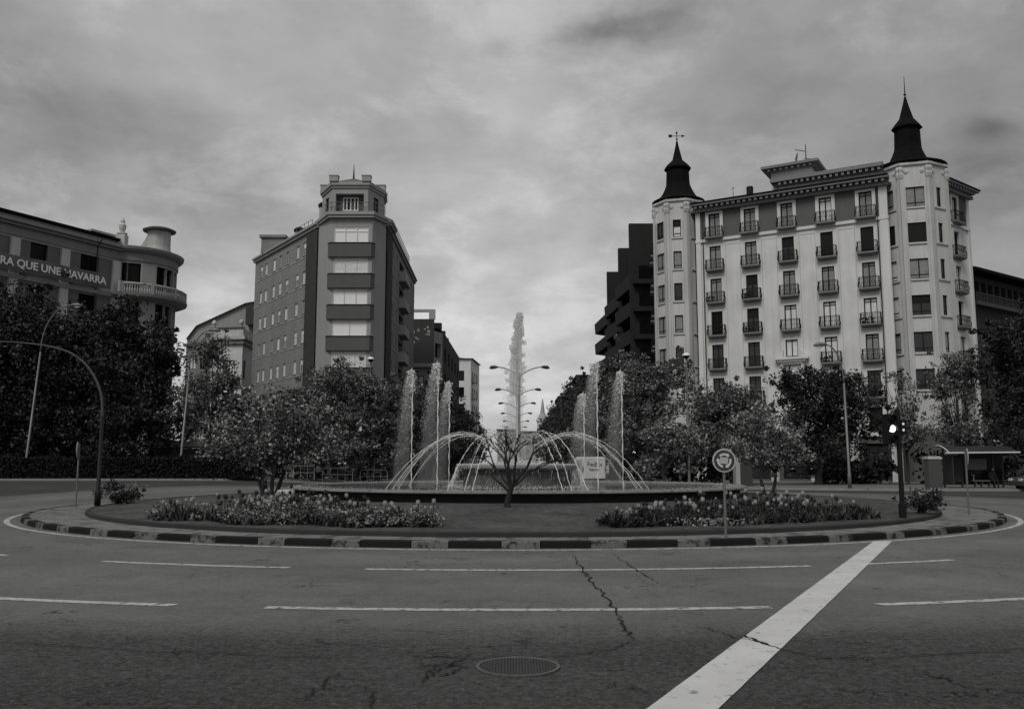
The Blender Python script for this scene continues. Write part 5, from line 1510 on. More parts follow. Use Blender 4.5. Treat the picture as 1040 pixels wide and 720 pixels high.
def blades(name, side_, n, hmin, hmax, m, seed, w=.022, pos=None):
    g = random.Random(seed); vs = []; fs = []
    for i in range(n):
        x, y = (pos or (lambda: bed_pos(side_, g)))(); z = mz(x, y) + gz(x, y) * .6; h = g.uniform(hmin, hmax) * (.65 + .5 * math.sin(x * 3.1 + 1) * math.sin(y * 2.3) + .25 * math.sin(x * 9)); h = max(.06, h); an = g.uniform(0, 2 * PI); le = g.uniform(.05, .2)
        cx_, cy_ = math.cos(an), math.sin(an); px, py = -cy_ * w, cx_ * w; o = len(vs)
        vs += [(x - px, y - py, z), (x + px, y + py, z), (x + cx_ * le * .4 + px * 1.3, y + cy_ * le * .4 + py * 1.3, z + h * .55), (x + cx_ * le * .4 - px * 1.3, y + cy_ * le * .4 - py * 1.3, z + h * .55), (x + cx_ * le, y + cy_ * le, z + h)]
        fs += [(o, o + 1, o + 2, o + 3), (o + 3, o + 2, o + 4)]
    mb = MB(); mb.add(vs, fs); return mb.build(name, m)


bedm = mat('bed_leaves', .042, .6, island=1.2)
tag(blades('bed_foliage', -1, 6500, .08, .36, bedm, 3), 'low dark strap leaves filling the left flower bed', 'bedding plants', kind='stuff')
tag(blades('bed_foliage', 1, 5600, .08, .34, bedm, 4), 'low dark strap leaves filling the right flower bed', 'bedding plants', kind='stuff')


def blossoms(n, centers, seed, label):
    g = random.Random(seed); vs = []; fs = []
    for i in range(n):
        c = g.choice(centers); x = c[0] + g.gauss(0, c[2]); y = c[1] + g.gauss(0, c[2] * .35); z = mz(x, y) + gz(x, y) * .6 + g.uniform(.08, c[3]); r = g.uniform(.015, .035); o = len(vs)
        for k in range(5):
            an = 2 * PI * k / 5; vs.append((x + r * math.cos(an), y + r * math.sin(an), z + r * .7 * g.random()))
        vs.append((x, y, z - r)); fs += [(o, o + 1, o + 2, o + 3, o + 4)] + [(o + (k + 1) % 5, o + k, o + 5) for k in range(5)]
    mb = MB(); mb.add(vs, fs); tag(mb.build('small_blossoms', mat('white_petals', .42, .6, island=.8)), label, 'flowers', kind='stuff')


def bc(px, py, s, h): q = gp(px, py, .3); return (q.x, q.y, s, h)


blossoms(130, [bc(222, 524, .45, .22), bc(240, 524, .4, .22)], 1, 'patch of small white blossoms at the front of the left bed')
blossoms(150, [bc(712, 535, .5, .25), bc(735, 534, .3, .22)], 2, 'patch of small white blossoms at the foot of the round sign')


def leafy_mounds(side_, n, m, seed, label, nm):
    g = random.Random(seed); cl = []
    for _ in range(n):
        x, y = bed_pos(side_, g); r_ = g.uniform(.08, .2)
        for k in range(8): cl.append((x + g.gauss(0, r_ * .7), y + g.gauss(0, r_ * .7), mz(x, y) + gz(x, y) * .6 + abs(g.gauss(r_ * .9, r_ * .5)), .05))
    V, Fc = leaves_np(cl, 11, .035, seed); tag(npmesh(nm, V, Fc, m), label, 'bedding plants', kind='stuff')


leafy_mounds(-1, 190, M['leaf_m'], 91, 'pale round-leaved mounds among the left bed tulips', 'bed_mounds')
leafy_mounds(1, 150, M['leaf_d'], 92, 'dark round-leaved mounds among the right bed tulips', 'bed_mounds')


def tulip_proto(v, nm):
    root = thing('tulip', 'x', 'flower'); g = random.Random(int(v * 1000))
    mb = MB(); mb.tube([(0, 0, -.02), (.01, 0, .2), (0, .01, .42)], [.009, .008, .007], 5); local(mb.build('stem', bedm), root)
    mb = MB()
    for k in range(3):
        an = k * 2.1 + g.random(); c, s = math.cos(an), math.sin(an); w = .022
        mb.add([(-s * w, c * w, 0), (s * w, -c * w, 0), (c * .06 + s * w * 1.4, s * .06 - c * w * 1.4, .14), (c * .06 - s * w * 1.4, s * .06 + c * w * 1.4, .14), (c * .13, s * .13, .28)], [(0, 1, 2, 3), (3, 2, 4)])
    local(mb.build('leaves', bedm), root)
    mb = MB()
    mb.lathe([(.008, .41), (.035, .425), (.047, .455), (.045, .49), (.034, .515), (.028, .505)], 9)
    for k in range(6):
        an = k * PI / 3; c, s = math.cos(an), math.sin(an); w = .02
        mb.add([(c * .045 - s * w, s * .045 + c * w, .47), (c * .045 + s * w, s * .045 - c * w, .47), (c * .038, s * .038, .535)], [(0, 1, 2)])
    local(mb.build('flower', mat('tulip_petals_' + nm, v, .5, 30, .15)), root)
    return root


def plant_tulips():
    g = random.Random(77); kinds = {}
    combos = [(-1, 'pale', .26, 80), (-1, 'dark', .03, 45), (1, 'pale', .26, 80), (1, 'dark', .03, 45)]
    for sd_, nm, v, n in combos:
        for i in range(n):
            if i == 0 and nm not in kinds: o = tulip_proto(v, nm); kinds[nm] = o
            else: o = copy_tree(kinds[nm])
            x, y = bed_pos(sd_, g); s = g.uniform(.6, 1.15)
            o.location = (x, y, mz(x, y) + gz(x, y) * .6 - .01); o.rotation_euler = (g.uniform(-.12, .12), g.uniform(-.12, .12), g.uniform(0, 6)); o.scale = (s * .95, s * .95, s)
            tag(o, '%s tulip standing in the %s flower bed' % (nm, 'left' if sd_ < 0 else 'right'), 'tulip', '%s tulips in the %s bed' % (nm, 'left' if sd_ < 0 else 'right'))


plant_tulips()


def bush(x, y, w, h, lab, seed):
    z = mz(x, y) + gz(x, y) * .9
    root = thing('flowering_bush', lab, 'bush', (x, y, z), 0, 'round bushes on the island ends')
    g = random.Random(seed); mb = MB()
    for k in range(9):
        an = g.uniform(0, 6.3); mb.tube([(0, 0, -.03), (w * .3 * math.cos(an), w * .3 * math.sin(an), h * .8)], [.02, .008], 5)
    local(mb.build('stem', M['bark']), root)
    cl = crown_clumps([(0, 0, h * .45, w / 2, w / 2.4, h * .42)], 90, .11, seed, boughs=16); V, Fc = leaves_np(cl, 22, .05, seed); local(npmesh('foliage', V, Fc, M['leaf_d']), root)
    cl = [(c[0], c[1], h * .86 + g.uniform(-.06, .08), .05) for c in cl if c[2] > h * .35]; V, Fc = leaves_np(cl, 3, .045, seed + 1); local(npmesh('blossom', V, Fc, mat('pale_blossom', .2, .6, island=1.2)), root)


p = pt(120, 500, 31.5); bush(p.x, p.y, 1.45, .78, 'round dark bush topped with pale flowers beside the mast pole', 3)
p = pt(937, 507, 25.5); bush(p.x, p.y, 1.1, .72, 'round dark bush topped with pale flowers beside the traffic light', 4)


# ------------------------------------------------------------------ fountain
FX, FY = .2, 34.8


def fountain():
    root = thing('fountain', 'large round fountain with central plume, side jets and a raised bowl', 'fountain', (FX, FY, .5))
    zr = .86
    mb = MB(); R0 = 8.6
    mb.lathe([(R0 - .25, .3), (R0 - .2, .74), (R0 + .02, .765), (R0 + .07, .79), (R0 + .05, .84), (R0 - .02, zr), (R0 - .45, zr), (R0 - .5, zr - .06), (R0 - .5, .45)], 96, (FX, FY, 0)); mb.f = mb.f[:-2]; mb.mi = mb.mi[:-2]
    mb.mi = [1 if 96 <= i < 96 * 8 else 0 for i in range(len(mb.f))]
    mb.build('basin', [M['fdark'], M['brim']], root, False)
    mb = MB(); mb.lathe([(R0 - .49, .74), (0.001, .745)], 96, (FX, FY, 0)); mb.f = [f for f in mb.f if len(f) == 4]; mb.mi = [0] * len(mb.f); mb.build('pool_water', M['pool'], root)
    mb = MB(); mb.lathe([(2.1, .6), (2.1, 1.35), (2.12, 1.42)], 64, (FX, FY, 0)); mb.build('pedestal', wall_mat('streaked_stone', .12, .9, .5), root)
    mb = MB(); mb.lathe([(1.9, 1.40), (2.28, 1.44), (2.36, 1.50), (2.38, 1.60), (2.33, 1.66), (2.2, 1.66), (2.15, 1.60), (.001, 1.58)], 64, (FX, FY, 0)); mb.build('upper_bowl', M['frim'], root)
    mb = MB(); mb.lathe([(2.17, 1.635), (.001, 1.638)], 64, (FX, FY, 0)); mb.f = [f for f in mb.f if len(f) == 4]; mb.mi = [0] * len(mb.f); mb.build('bowl_water', M['pool'], root)
    OCT = np.array([(1, 0, 0), (-1, 0, 0), (0, 1, 0), (0, -1, 0), (0, 0, 1), (0, 0, -1)], float)
    OF = np.array([(0, 2, 4), (2, 1, 4), (1, 3, 4), (3, 0, 4), (2, 0, 5), (1, 2, 5), (3, 1, 5), (0, 3, 5)])
    def drops(name, P, sx, sz):
        n = len(P); s = np.stack([sx, sx, sz], 1)
        V = (P[:, None, :] + OCT[None] * s[:, None, :]).reshape(-1, 3); Fc = (OF[None] + (np.arange(n) * 6)[:, None, None]).reshape(-1, 3)
        o = npmesh(name, V, Fc, M['water'], root); o['kind'] = 'stuff'; return o
    g = np.random.default_rng(8)
    # central plume: foamy column, torn outline
    n = 32000; t = g.uniform(0, 1, n) ** .8; H = 7.6
    z = 1.65 + (H - 1.65) * t
    le = np.interp(t, [0, .1, .35, .6, .8, .95, 1], [.75, .72, .60, .40, .28, .12, .02]); ri = np.interp(t, [0, .2, .5, .8, 1], [.45, .38, .36, .33, .22])
    wob = 1 + .16 * np.sin(z * 2.7) + .12 * np.sin(z * 6.1 + 1)
    zb = np.floor(z * 6).astype(int); jr = g.uniform(.55, 1.2, 80); jl = g.uniform(.6, 1.2, 80); wl = wob * jl[zb % 80]; ri = ri * jr[zb % 80]
    u = g.beta(1.25, 1.4, n); xo = -le * wl + (le * wl + ri) * u; yo = g.uniform(-1, 1, n) * .35 * np.sqrt(np.maximum(0, 1 - (2 * u - 1) ** 2))
    P = np.stack([FX + xo, FY + yo, z], 1)
    hd = g.uniform(.0025, .007, n) * np.where(t > .45, 1.15, .8)
    drops('water_plume', P, hd, hd * g.uniform(1.2, 3, n))
    n = 700; z = g.uniform(2.5, H + .1, n); P = np.stack([FX + g.normal(-.15, .45, n), FY + g.normal(0, .3, n), z], 1); hd = g.uniform(.004, .01, n); drops('spray', P, hd, hd)
    cl = MB(); cl.tube([(FX + .02, FY, 1.6), (FX, FY, 3.2), (FX + .01, FY, 4.8), (FX, FY, 6.4)], [.05, .045, .05, .03], 7); cl.build('water_jet', M['water'], root)
    # fine mist carried in the falling water
    vm = bpy.data.materials.new('water_mist'); vm.use_nodes = True; vt = NT(vm.node_tree); vm.node_tree.nodes.clear()
    vo = vt.n('ShaderNodeOutputMaterial'); pv = vt.n('ShaderNodeVolumePrincipled'); pv.inputs['Color'].default_value = (.93, .93, .93, 1); pv.inputs['Density'].default_value = .6; pv.inputs['Anisotropy'].default_value = .2
    vt.l(pv.outputs[0], vo.inputs['Volume'])
    def mist(levels, seed):
        # levels: (x centre, y centre, half width x, half width y, z)
        m_ = MB(); N = 14; vs = []; gg = random.Random(seed)
        for (cx_, cy_, rx, ry, z) in levels:
            for k in range(N):
                an = 2 * PI * k / N; q = gg.uniform(.82, 1.15); vs.append((cx_ + rx * q * math.cos(an), cy_ + ry * q * math.sin(an), z + gg.uniform(-.04, .04)))
        fs = [(i * N + k, i * N + (k + 1) % N, (i + 1) * N + (k + 1) % N, (i + 1) * N + k) for i in range(len(levels) - 1) for k in range(N)]
        fs += [tuple(range(N - 1, -1, -1)), tuple(range((len(levels) - 1) * N, len(levels) * N))]
        m_.add(vs, fs); o = m_.build('mist', vm, root); o['kind'] = 'stuff'
    lv = []
    for i in range(15):
        q = i / 14; a_ = float(np.interp(q, [0, .1, .35, .6, .8, .95, 1], [.72, .7, .58, .38, .26, .10, .01])); b_ = float(np.interp(q, [0, .2, .5, .8, 1], [.42, .36, .34, .30, .16]))
        k_ = .78 + .2 * math.sin(i * 2.4); lv.append((FX + (b_ - a_) / 2, FY, (a_ + b_) / 2 * k_, .28, 1.68 + 5.6 * q))
    mist(lv, 3)
    # foam round the foot of the plume
    n = 1500; ra = np.abs(g.normal(0, .55, n)); an = g.uniform(0, 2 * PI, n)
    P = np.stack([FX + ra * np.cos(an), FY + ra * np.sin(an), 1.64 + np.abs(g.normal(0, .12, n)) * np.exp(-ra)], 1); hd = g.uniform(.01, .03, n); drops('foam', P, hd, hd)
    # vertical jets
    for k, a in enumerate((0, 46, 134, 180, 226, 314)):
        jx, jy = FX + 4.12 * math.cos(R(a)), FY + 4.12 * math.sin(R(a)); h = {0: 5.25, 46: 4.6, 134: 5.1, 180: 5.3, 226: 5.25, 314: 5.25}[a]
        c = MB(); m_ = 26; pp = []; rr = []
        for i in range(m_):
            q = i / (m_ - 1); pp.append((jx + .012 * math.sin(i * 2.1 + k), jy, .7 + (h - .75) * q)); rr.append(.017 + .012 * q + .008 * math.sin(i * 1.7 + k) + (.03 if q > .85 else 0))
        c.tube(pp, rr, 6)
        c.build('water_jet', M['water'], root)
        n = 5200; t = g.uniform(0, 1, n) ** .5; z = .75 + (h - .7) * t; dr = (1 - t) ** .8
        P = np.stack([jx - .02 - dr * .8 * g.uniform(.0, 1, n) ** 1.1 - .2 * g.uniform(-.15, 1, n) * np.minimum(1, dr * 6), jy + g.normal(0, .14, n) * dr, z + g.normal(0, .03, n)], 1)
        hd = g.uniform(.002, .0052, n) * (.6 + t * .8); drops('spray', P, hd, hd * g.uniform(1, 3.2, n))
        lv = []
        for i in range(11):
            q = i / 10; d_ = (1 - q) ** .8; lv.append((jx - .06 - d_ * .36, jy, .07 + .32 * d_, .06 + .2 * d_, .8 + (h - .8) * q))
        mist(lv, 10 + k)
        n = 420; P = np.stack([jx + g.normal(0, .075, n) - .06, jy + g.normal(0, .06, n), h - np.abs(g.normal(0, .4, n))], 1); hd = g.uniform(.01, .03, n); drops('spray', P, hd, hd * 1.3)
    # arching jets from the rim towards the bowl
    for k in range(8):
        for j, dd in enumerate((-5.5, 0, 5.0)):
            az = R(22.5 + 45 * k + dd); c = MB(); pp = []; rr = []; m_ = 34
            r0 = 5.1 - .35 * (j == 1); zp = 2.78 + .08 * (j == 1); rp = 2.1 + .12 * j; z0 = .74
            A = (zp - z0) / (r0 - rp) ** 2
            for i in range(m_):
                q = i / (m_ - 1); rad = r0 + (.7 - r0) * q; zz = zp - A * (rad - rp) ** 2
                if zz < 1.62 and rad < 2.2: break
                wob = .012 * math.sin(i * 1.9 + k + j)
                pp.append((FX + rad * math.sin(az) + wob, FY - rad * math.cos(az), zz + wob)); rr.append((.011 + .004 * math.sin(i * 2.7 + j)) * (1 if q < .62 else .8))
            c.tube(pp, rr, 5); c.build('water_jet', M['water'], root)
            n = 90; ii = g.integers(3, len(pp) - 1, n); B = np.array(pp)[ii] + g.normal(0, .05, (n, 3)); B[:, 2] -= np.abs(g.normal(0, .08, n)); hd = g.uniform(.005, .012, n); drops('spray', B, hd, hd * 1.5)
    # curtain falling from the bowl's lip
    n = 5200; an = g.uniform(0, 2 * PI, n); q = g.uniform(0, 1, n)
    dens = .5 + .5 * np.sin(an * 9) * np.sin(an * 23)
    keep = g.uniform(0, 1, n) < np.clip(.02 + dens * .07 + .9 * (np.abs(np.cos(an)) > .95), 0, 1); an = an[keep]; q = q[keep]; n = len(an)
    P = np.stack([FX + (2.36 + .22 * q) * np.cos(an), FY + (2.36 + .22 * q) * np.sin(an), 1.5 - .76 * q], 1); hd = g.uniform(.002, .006, n); drops('water_curtain', P, hd, g.uniform(.04, .16, n))
    n = 1500; an = g.uniform(0, 2 * PI, n); ra = 2.5 + g.normal(0, .22, n); P = np.stack([FX + ra * np.cos(an), FY + ra * np.sin(an), .75 + np.abs(g.normal(0, .06, n))], 1); hd = g.uniform(.008, .02, n); drops('foam', P, hd, hd)
    n = 1400; an = g.uniform(0, 2 * PI, n); ra = g.uniform(7.6, 8.5, n); P = np.stack([FX + ra * np.cos(an), FY + ra * np.sin(an), .87 + g.uniform(0, .02, n)], 1); hd = g.uniform(.006, .016, n); drops('spray', P, hd, hd * .6)


fountain()


# ------------------------------------------------------------------ street furniture
def arc(c, r, a0, a1, n=12): return [(c[0] + r * math.cos(R(a0 + (a1 - a0) * i / n)), c[1] + r * math.sin(R(a0 + (a1 - a0) * i / n))) for i in range(n + 1)]


def curved_lamp(label, x, y, H, reach, sgn, base_z=None, group='curved street lamps around the plaza', lean=.25, rz=0):
    z0 = gz(x, y) + .13 if base_z is None else base_z
    root = thing('street_lamp', label, 'street lamp', (x, y, z0), rz, group); H -= z0
    mb = MB(); mb.tube([(0, 0, 0), (0, 0, .9), (0, 0, .95), (sgn * lean * .6, 0, H * .72)], [.12, .11, .085, .06], 10); local(mb.build('pole', M['lamp'], smooth=True), root)
    pts = [(sgn * lean * .6, 0, H * .72)]
    for i in range(1, 13):
        q = i / 12; pts.append((sgn * (lean * .6 + (reach - lean * .6) * (1 - math.cos(q * PI / 2)) ** 1.05), 0, H * .72 + (H * .28 - .12) * math.sin(q * PI / 2)))
    mb = MB(); mb.tube(pts, .045, 8); local(mb.build('arm', M['lamp'], smooth=True), root)
    e = Vector(pts[-1]); mb = MB(); mb.tube([e - Vector((sgn * .1, 0, 0)), e + Vector((sgn * .12, 0, .03)), e + Vector((sgn * .45, 0, .02)), e + Vector((sgn * .75, 0, -.05))], [.06, .12, .15, .05], 10)
    local(mb.build('lamp_head', M['lamp'], smooth=True), root)
    mb = MB(); mb.tube([e + Vector((sgn * .15, 0, -.09)), e + Vector((sgn * .42, 0, -.12)), e + Vector((sgn * .66, 0, -.1))], [.04, .09, .03], 8); local(mb.build('lamp_glass', M['glass_l']), root)
    return root


p = pt(26, 470, 63.5); curved_lamp('curved grey street lamp at the far left in front of the dark trees', p.x, 63.5, 13.2, 2.6, 1, lean=.9)
p = pt(183, 470, 63.8); curved_lamp('curved grey street lamp between the left trees and the cream house', p.x, 63.8, 11.4, 1.75, 1, lean=.6)
p = pt(862, 470, 56); curved_lamp('curved grey street lamp in front of the dark evergreen on the right', p.x, 56, 9.3, 1.15, -1, lean=.12)


def globe_lamp(label, px, ytop, Y, name='post_top_lamp'):
    p = pt(px, ytop, Y); z0 = gz(p.x, Y) + .13; H = p.z - z0
    root = thing(name, label, 'street lamp', (p.x, Y, z0), 0, 'post top lamps near the avenue mouth')
    mb = MB(); mb.tube([(0, 0, 0), (0, 0, 1), (0, 0, H - .35)], [.1, .08, .05], 8); local(mb.build('pole', M['lamp']), root)
    mb = MB(); mb.lathe([(.05, H - .4), (.14, H - .3), (.22, H - .2), (.26, H - .16), (.05, H - .12)], 14); local(mb.build('lamp_collar', M['black']), root)
    mb = MB(); mb.lathe([(.27, H - .15), (.24, H - .05), (.14, H + .02), (.001, H + .06)], 14); local(mb.build('lamp_dome', M['whitem']), root)


globe_lamp('straight post lamp with white dome before the big tree right of the jets', 697, 359, 58)
globe_lamp('post lamp whose white dome shows above the tree before the brick block', 376.5, 363, 68)


def double_lamp(i, Y):
    x = .55 + Y * .0014; H = 10.1 - .012 * (Y - 77) - .14
    if i == 0: root = thing('double_arm_lamp', 'x', 'street lamp', (x, Y, .14), 0, 'double arm lamps on the avenue median')
    else: root = copy_tree(DL[0])
    root.location = (x, Y, .14)
    root['label'] = '%s double-armed lamp column from the plaza on the avenue median' % ords[i]
    if i == 0:
        DL.append(root); mb = MB(); mb.tube([(0, 0, 0), (0, 0, 1.1), (0, 0, 1.15), (0, 0, H - .5)], [.16, .14, .1, .07], 10); local(mb.build('pole', M['lamp']), root)
        for s in (-1, 1):
            pts = [(0, 0, H - 1.0)] + [(s * 2.0 * (q / 8), 0, H - .75 + .75 * math.sin(q / 8 * PI / 2)) for q in range(1, 9)]
            mb = MB(); mb.tube(pts, .05, 7); a = local(mb.build('arm', M['lamp']), root)
            mb = MB(); mb.tube([(s * 1.9, 0, H), (s * 2.1, 0, H), (s * 2.45, 0, H - .03), (s * 2.65, 0, H - .1)], [.06, .14, .17, .05], 9); local(mb.build('lamp_head', M['dgrey']), a)


DL = []
for i, Y in enumerate((77.5, 101, 124, 149, 176, 205, 236)): double_lamp(i, Y)


# mast arm leaving the frame on the left
def mast():
    b = pt(99, 509, 30.2); z0 = .25; x, y = b.x, 30.2
    root = thing('mast_arm_pole', 'thick dark pole curving left into a long overhead mast arm', 'mast', (x, y, z0))
    P = [(0, 0, 0), (0, 0, 3.0)]; q = [(99, 420), (98, 402), (93, 386), (84, 371), (70, 359), (50, 352), (25, 348.5), (0, 347), (-60, 346)]
    dx0 = pt(99, 420, 30.2).x - x
    for px, py in q: v = pt(px, py, 30.2); P.append((v.x - x - dx0 * max(0, (px - 40) / 59), 0, v.z - z0))
    mb = MB(); mb.tube([(0, 0, 0), (0, 0, .5), (0, 0, .52), P[1]], [.10, .10, .068, .058], 12); local(mb.build('pole', M['black'], smooth=True), root)
    Q = [Vector((0, 0, 2.6))] + [Vector(q_) for q_ in P[1:]]; sm = []
    for i in range(1, len(Q) - 2):
        for k in range(6):
            t = k / 6; a_, b_, c_, d_ = Q[i - 1], Q[i], Q[i + 1], Q[i + 2]
            sm.append(.5 * ((2 * b_) + (c_ - a_) * t + (2 * a_ - 5 * b_ + 4 * c_ - d_) * t * t + (3 * b_ - a_ - 3 * c_ + d_) * t ** 3))
    sm.append(Q[-1])
    mb = MB(); mb.tube(sm, [.052 - .03 * i / (len(sm) - 1) for i in range(len(sm))], 10); local(mb.build('arm', mat('grey_arm', .07, .5), smooth=True), root)
    mb = MB(); mb.box(P[-1][0] - .2, P[-1][0] + .2, -.2, .1, P[-1][2] - .6, P[-1][2] + .4); local(mb.build('signal_head', M['black']), root)


mast()


def traffic_light(label, x, y, z0, H, lit=1, sc_=1.0, thick=.075, side_=-1, rz=0):
    root = thing('traffic_light', label, 'traffic light', (x, y, z0), rz, 'traffic lights')
    mb = MB(); mb.tube([(0, 0, 0), (0, 0, .35), (0, 0, .37), (0, 0, H)], [thick * 1.5, thick * 1.5, thick, thick], 12); mb.lathe([(thick, H), (.03, H + .06), (.001, H + .08)], 10); local(mb.build('pole', M['black'], smooth=False), root)
    hx = side_ * (.19 * sc_ + thick)
    mb = MB(); w, d, h = .145 * sc_, .12, .41 * sc_; zc = H - .12 - h
    mb.box(hx - w, hx + w, -d, d, zc - h, zc + h)
    for k in (-1, 1): mb.box(min(hx, 0), max(hx, 0), -.02, .02, zc + k * h * .7 - .02, zc + k * h * .7 + .02)
    hd = local(mb.build('signal_head', M['black']), root)
    for k in range(3):
        z = zc + (1 - k) * .27 * sc_; m_ = MB(); n = 12; vs = []
        for i in range(n + 1):
            an = R(-20) + R(220) * i / n
            for yy, dz in ((-d, 0), (-d - .09, -.01)): vs.append((hx + .115 * sc_ * math.cos(an), yy, z + .115 * sc_ * math.sin(an) + dz))
        m_.add(vs, [(2 * i, 2 * i + 1, 2 * i + 3, 2 * i + 2) for i in range(n)]); local(m_.build('visor', M['black']), hd)
        m_ = MB(); m_.lathe([(.1 * sc_, 0), (.09 * sc_, .02), (.001, .035)], 16); m_.v = [(hx + a, -d - .004 - c, z + b) for a, b, c in m_.v]
        local(m_.build('lens', mat('lit_signal', .8, .4, emit=3.0) if k == lit else M['glass_k']), hd)
    return root


p = pt(917, 524, 23.6); r_ = traffic_light('black traffic light with a lit white lamp at the right end of the island', p.x, 23.6, .26, 2.82, 1, .95, .065, -1, R(8))
m_ = MB(); m_.box(.04, .2, -.08, .08, 2.15, 2.55); q = local(m_.build('repeater_box', M['black']), r_)
for zz in (2.44, 2.28): m_ = MB(); m_.lathe([(.035, 0), (.001, .01)], 10); m_.v = [(.1 + a, -.083 - c, zz + b) for a, b, c in m_.v]; local(m_.build('lens', mat('dim_signal', .3, .4, emit=.35)), q)
p = pt(643.5, 460, 66); traffic_light('small distant traffic light with a lit lamp right of the fountain jets', p.x + .25, 66, .02, 3.05, 1, 1.0, .05, -1)


def round_sign(label, px, Y, zb, zc, r=.26, yaw=0, face=True, arrows=True):
    x = pt(px, 470, Y).x
    root = thing('round_sign', label, 'road sign', (x, Y, zb), yaw, 'round roundabout signs on the island')
    z = zc - zb
    mb = MB(); mb.tube([(0, 0, 0), (0, 0, z + r * .8)], .028, 8); local(mb.build('pole', M['lamp']), root)
    def disc(name, rad, y, m, th=.012):
        d_ = MB(); d_.lathe([(rad, 0), (rad, th), (.001, th + .0005)], 40); d_.v = [(a, y - c, z + b) for a, b, c in d_.v]
        d_.f = [f if len(f) != 40 else f for f in d_.f]; return local(d_.build(name, m), root)
    disc('sign_plate', r, -.035, mat('sign_white', .42, .5, 9, .15))
    disc('sign_face', r * .88, -.05, mat('sign_blue', .05, .5, 7, .2), .004)
    # three curved arrows chasing each other
    for k in range(3):
        a0 = R(90 + 120 * k + 46); m2 = MB(); vs = []; n = 10
        for i in range(n + 1):
            an = a0 - R(74) * i / n
            for rr in (r * .44, r * .62): vs.append((rr * math.cos(an), -.0585, z + rr * math.sin(an)))
        m2.add(vs, [(2 * i, 2 * i + 1, 2 * i + 3, 2 * i + 2) for i in range(n)])
        an = a0 - R(74); t = Vector((math.sin(an), 0, -math.cos(an))); c = Vector((r * .53 * math.cos(an), -.0585, z + r * .53 * math.sin(an))); o_ = Vector((math.cos(an), 0, math.sin(an)))
        m2.add([c + o_ * r * .2, c - o_ * r * .2, c + t * r * .24], [(0, 1, 2)])
        local(m2.build('arrow', mat('sign_arrow', .5, .5)), root)
    return root


rs = round_sign('round roundabout sign with white curved arrows facing the camera at the front kerb', 735, 18.75, .15, 1.72, .245)
# a pale square sticker covers the middle of the face
m_ = MB(); zc = 1.57; m_.add([(-.1, -.062, zc - .06), (.07, -.062, zc - .075), (.09, -.062, zc + .06), (-.085, -.062, zc + .075)], [(0, 1, 2, 3)]); local(m_.build('sticker', mat('faded_sticker', .36, .6, 12, .2)), rs)
round_sign('round sign seen edge-on near the left end of the island', 79.5, 29.0, .25, 2.1, .26, R(-72))
round_sign('round sign seen edge-on on the apron at the right end of the island', 981, 26.8, .16, 1.85, .26, R(70))


def bus_shelter():
    x0, x1, Y, z0 = 27.9, 31.7, 57.2, .13
    root = thing('bus_shelter', 'dark bus shelter with curved roof and bench at the right kerb', 'bus shelter', ((x0 + x1) / 2, Y, z0)); L = (x1 - x0) / 2
    mb = MB(); vs = []; n = 8
    for i in range(n + 1):
        q = i / n; y = -.85 + 1.75 * q; z = 2.2 + .42 * math.sin(q * PI * .62)
        for xx in (-L - .35, L + .3): vs.append((xx, y, z)); vs.append((xx, y, z + .05))
    fs = []
    for i in range(n):
        a = 4 * i; fs += [(a, a + 2, a + 6, a + 4), (a + 1, a + 5, a + 7, a + 3), (a, a + 4, a + 5, a + 1), (a + 2, a + 3, a + 7, a + 6)]
    fs += [(0, 1, 3, 2), (4 * n, 4 * n + 2, 4 * n + 3, 4 * n + 1)]
    mb.add(vs, fs); local(mb.build('roof', mat('tinted_roof', .03, .3)), root)
    mb = MB(); mb.tube([(-L - .5, -.88, 2.2), (L + .4, -.88, 2.24)], .055, 8)
    mb.tube([(-L - .3, -.85 + 1.75 * i / 8, 2.27 + .42 * math.sin(i / 8 * PI * .62)) for i in range(9)], .04, 6); local(mb.build('roof_edge', mat('steel_edge', .5, .4)), root)
    for px in (-L, -L + 1.15, L - .6, L): m_ = MB(); m_.box(px - .05, px + .05, .5, .6, 0, 2.5); local(m_.build('post', M['dgrey']), root)
    m_ = MB(); m_.box(-L + 1.2, L - .1, .53, .56, .25, 2.2); local(m_.build('back_panel', mat('smoked_glass', .012, .15)), root)
    m_ = MB(); m_.box(-L - .03, -L + .03, -.7, .5, .2, 2.1); m_.box(-L + .2, -L + 1.05, .44, .56, .35, 2.0); local(m_.build('side_panel', mat('advert_panel', .045, .4)), root)
    m_ = MB(); m_.box(-L + 1.45, -L + 2.75, .46, .52, 1.15, 1.85); local(m_.build('timetable', mat('timetable_paper', .13, .6, 6, .4)), root)
    m_ = MB(); m_.box(-L + 1.6, L - .9, -.05, .35, .42, .48)
    for px in (-L + 1.8, 0.3, L - 1.1): m_.box(px - .03, px + .03, .05, .3, 0, .42)
    b_ = local(m_.build('bench', M['lamp']), root); m_ = MB(); m_.tube([(-L + 1.6, .3, .82), (L - 2.0, .3, .82)], .03, 6); m_.tube([(L - 2.0, .3, .82), (L - 2.15, .1, .45)], .03, 6); local(m_.build('bench_rail', M['lamp']), b_)
    return (x0 + x1) / 2, Y, L


sx_, sy_, sL = bus_shelter()


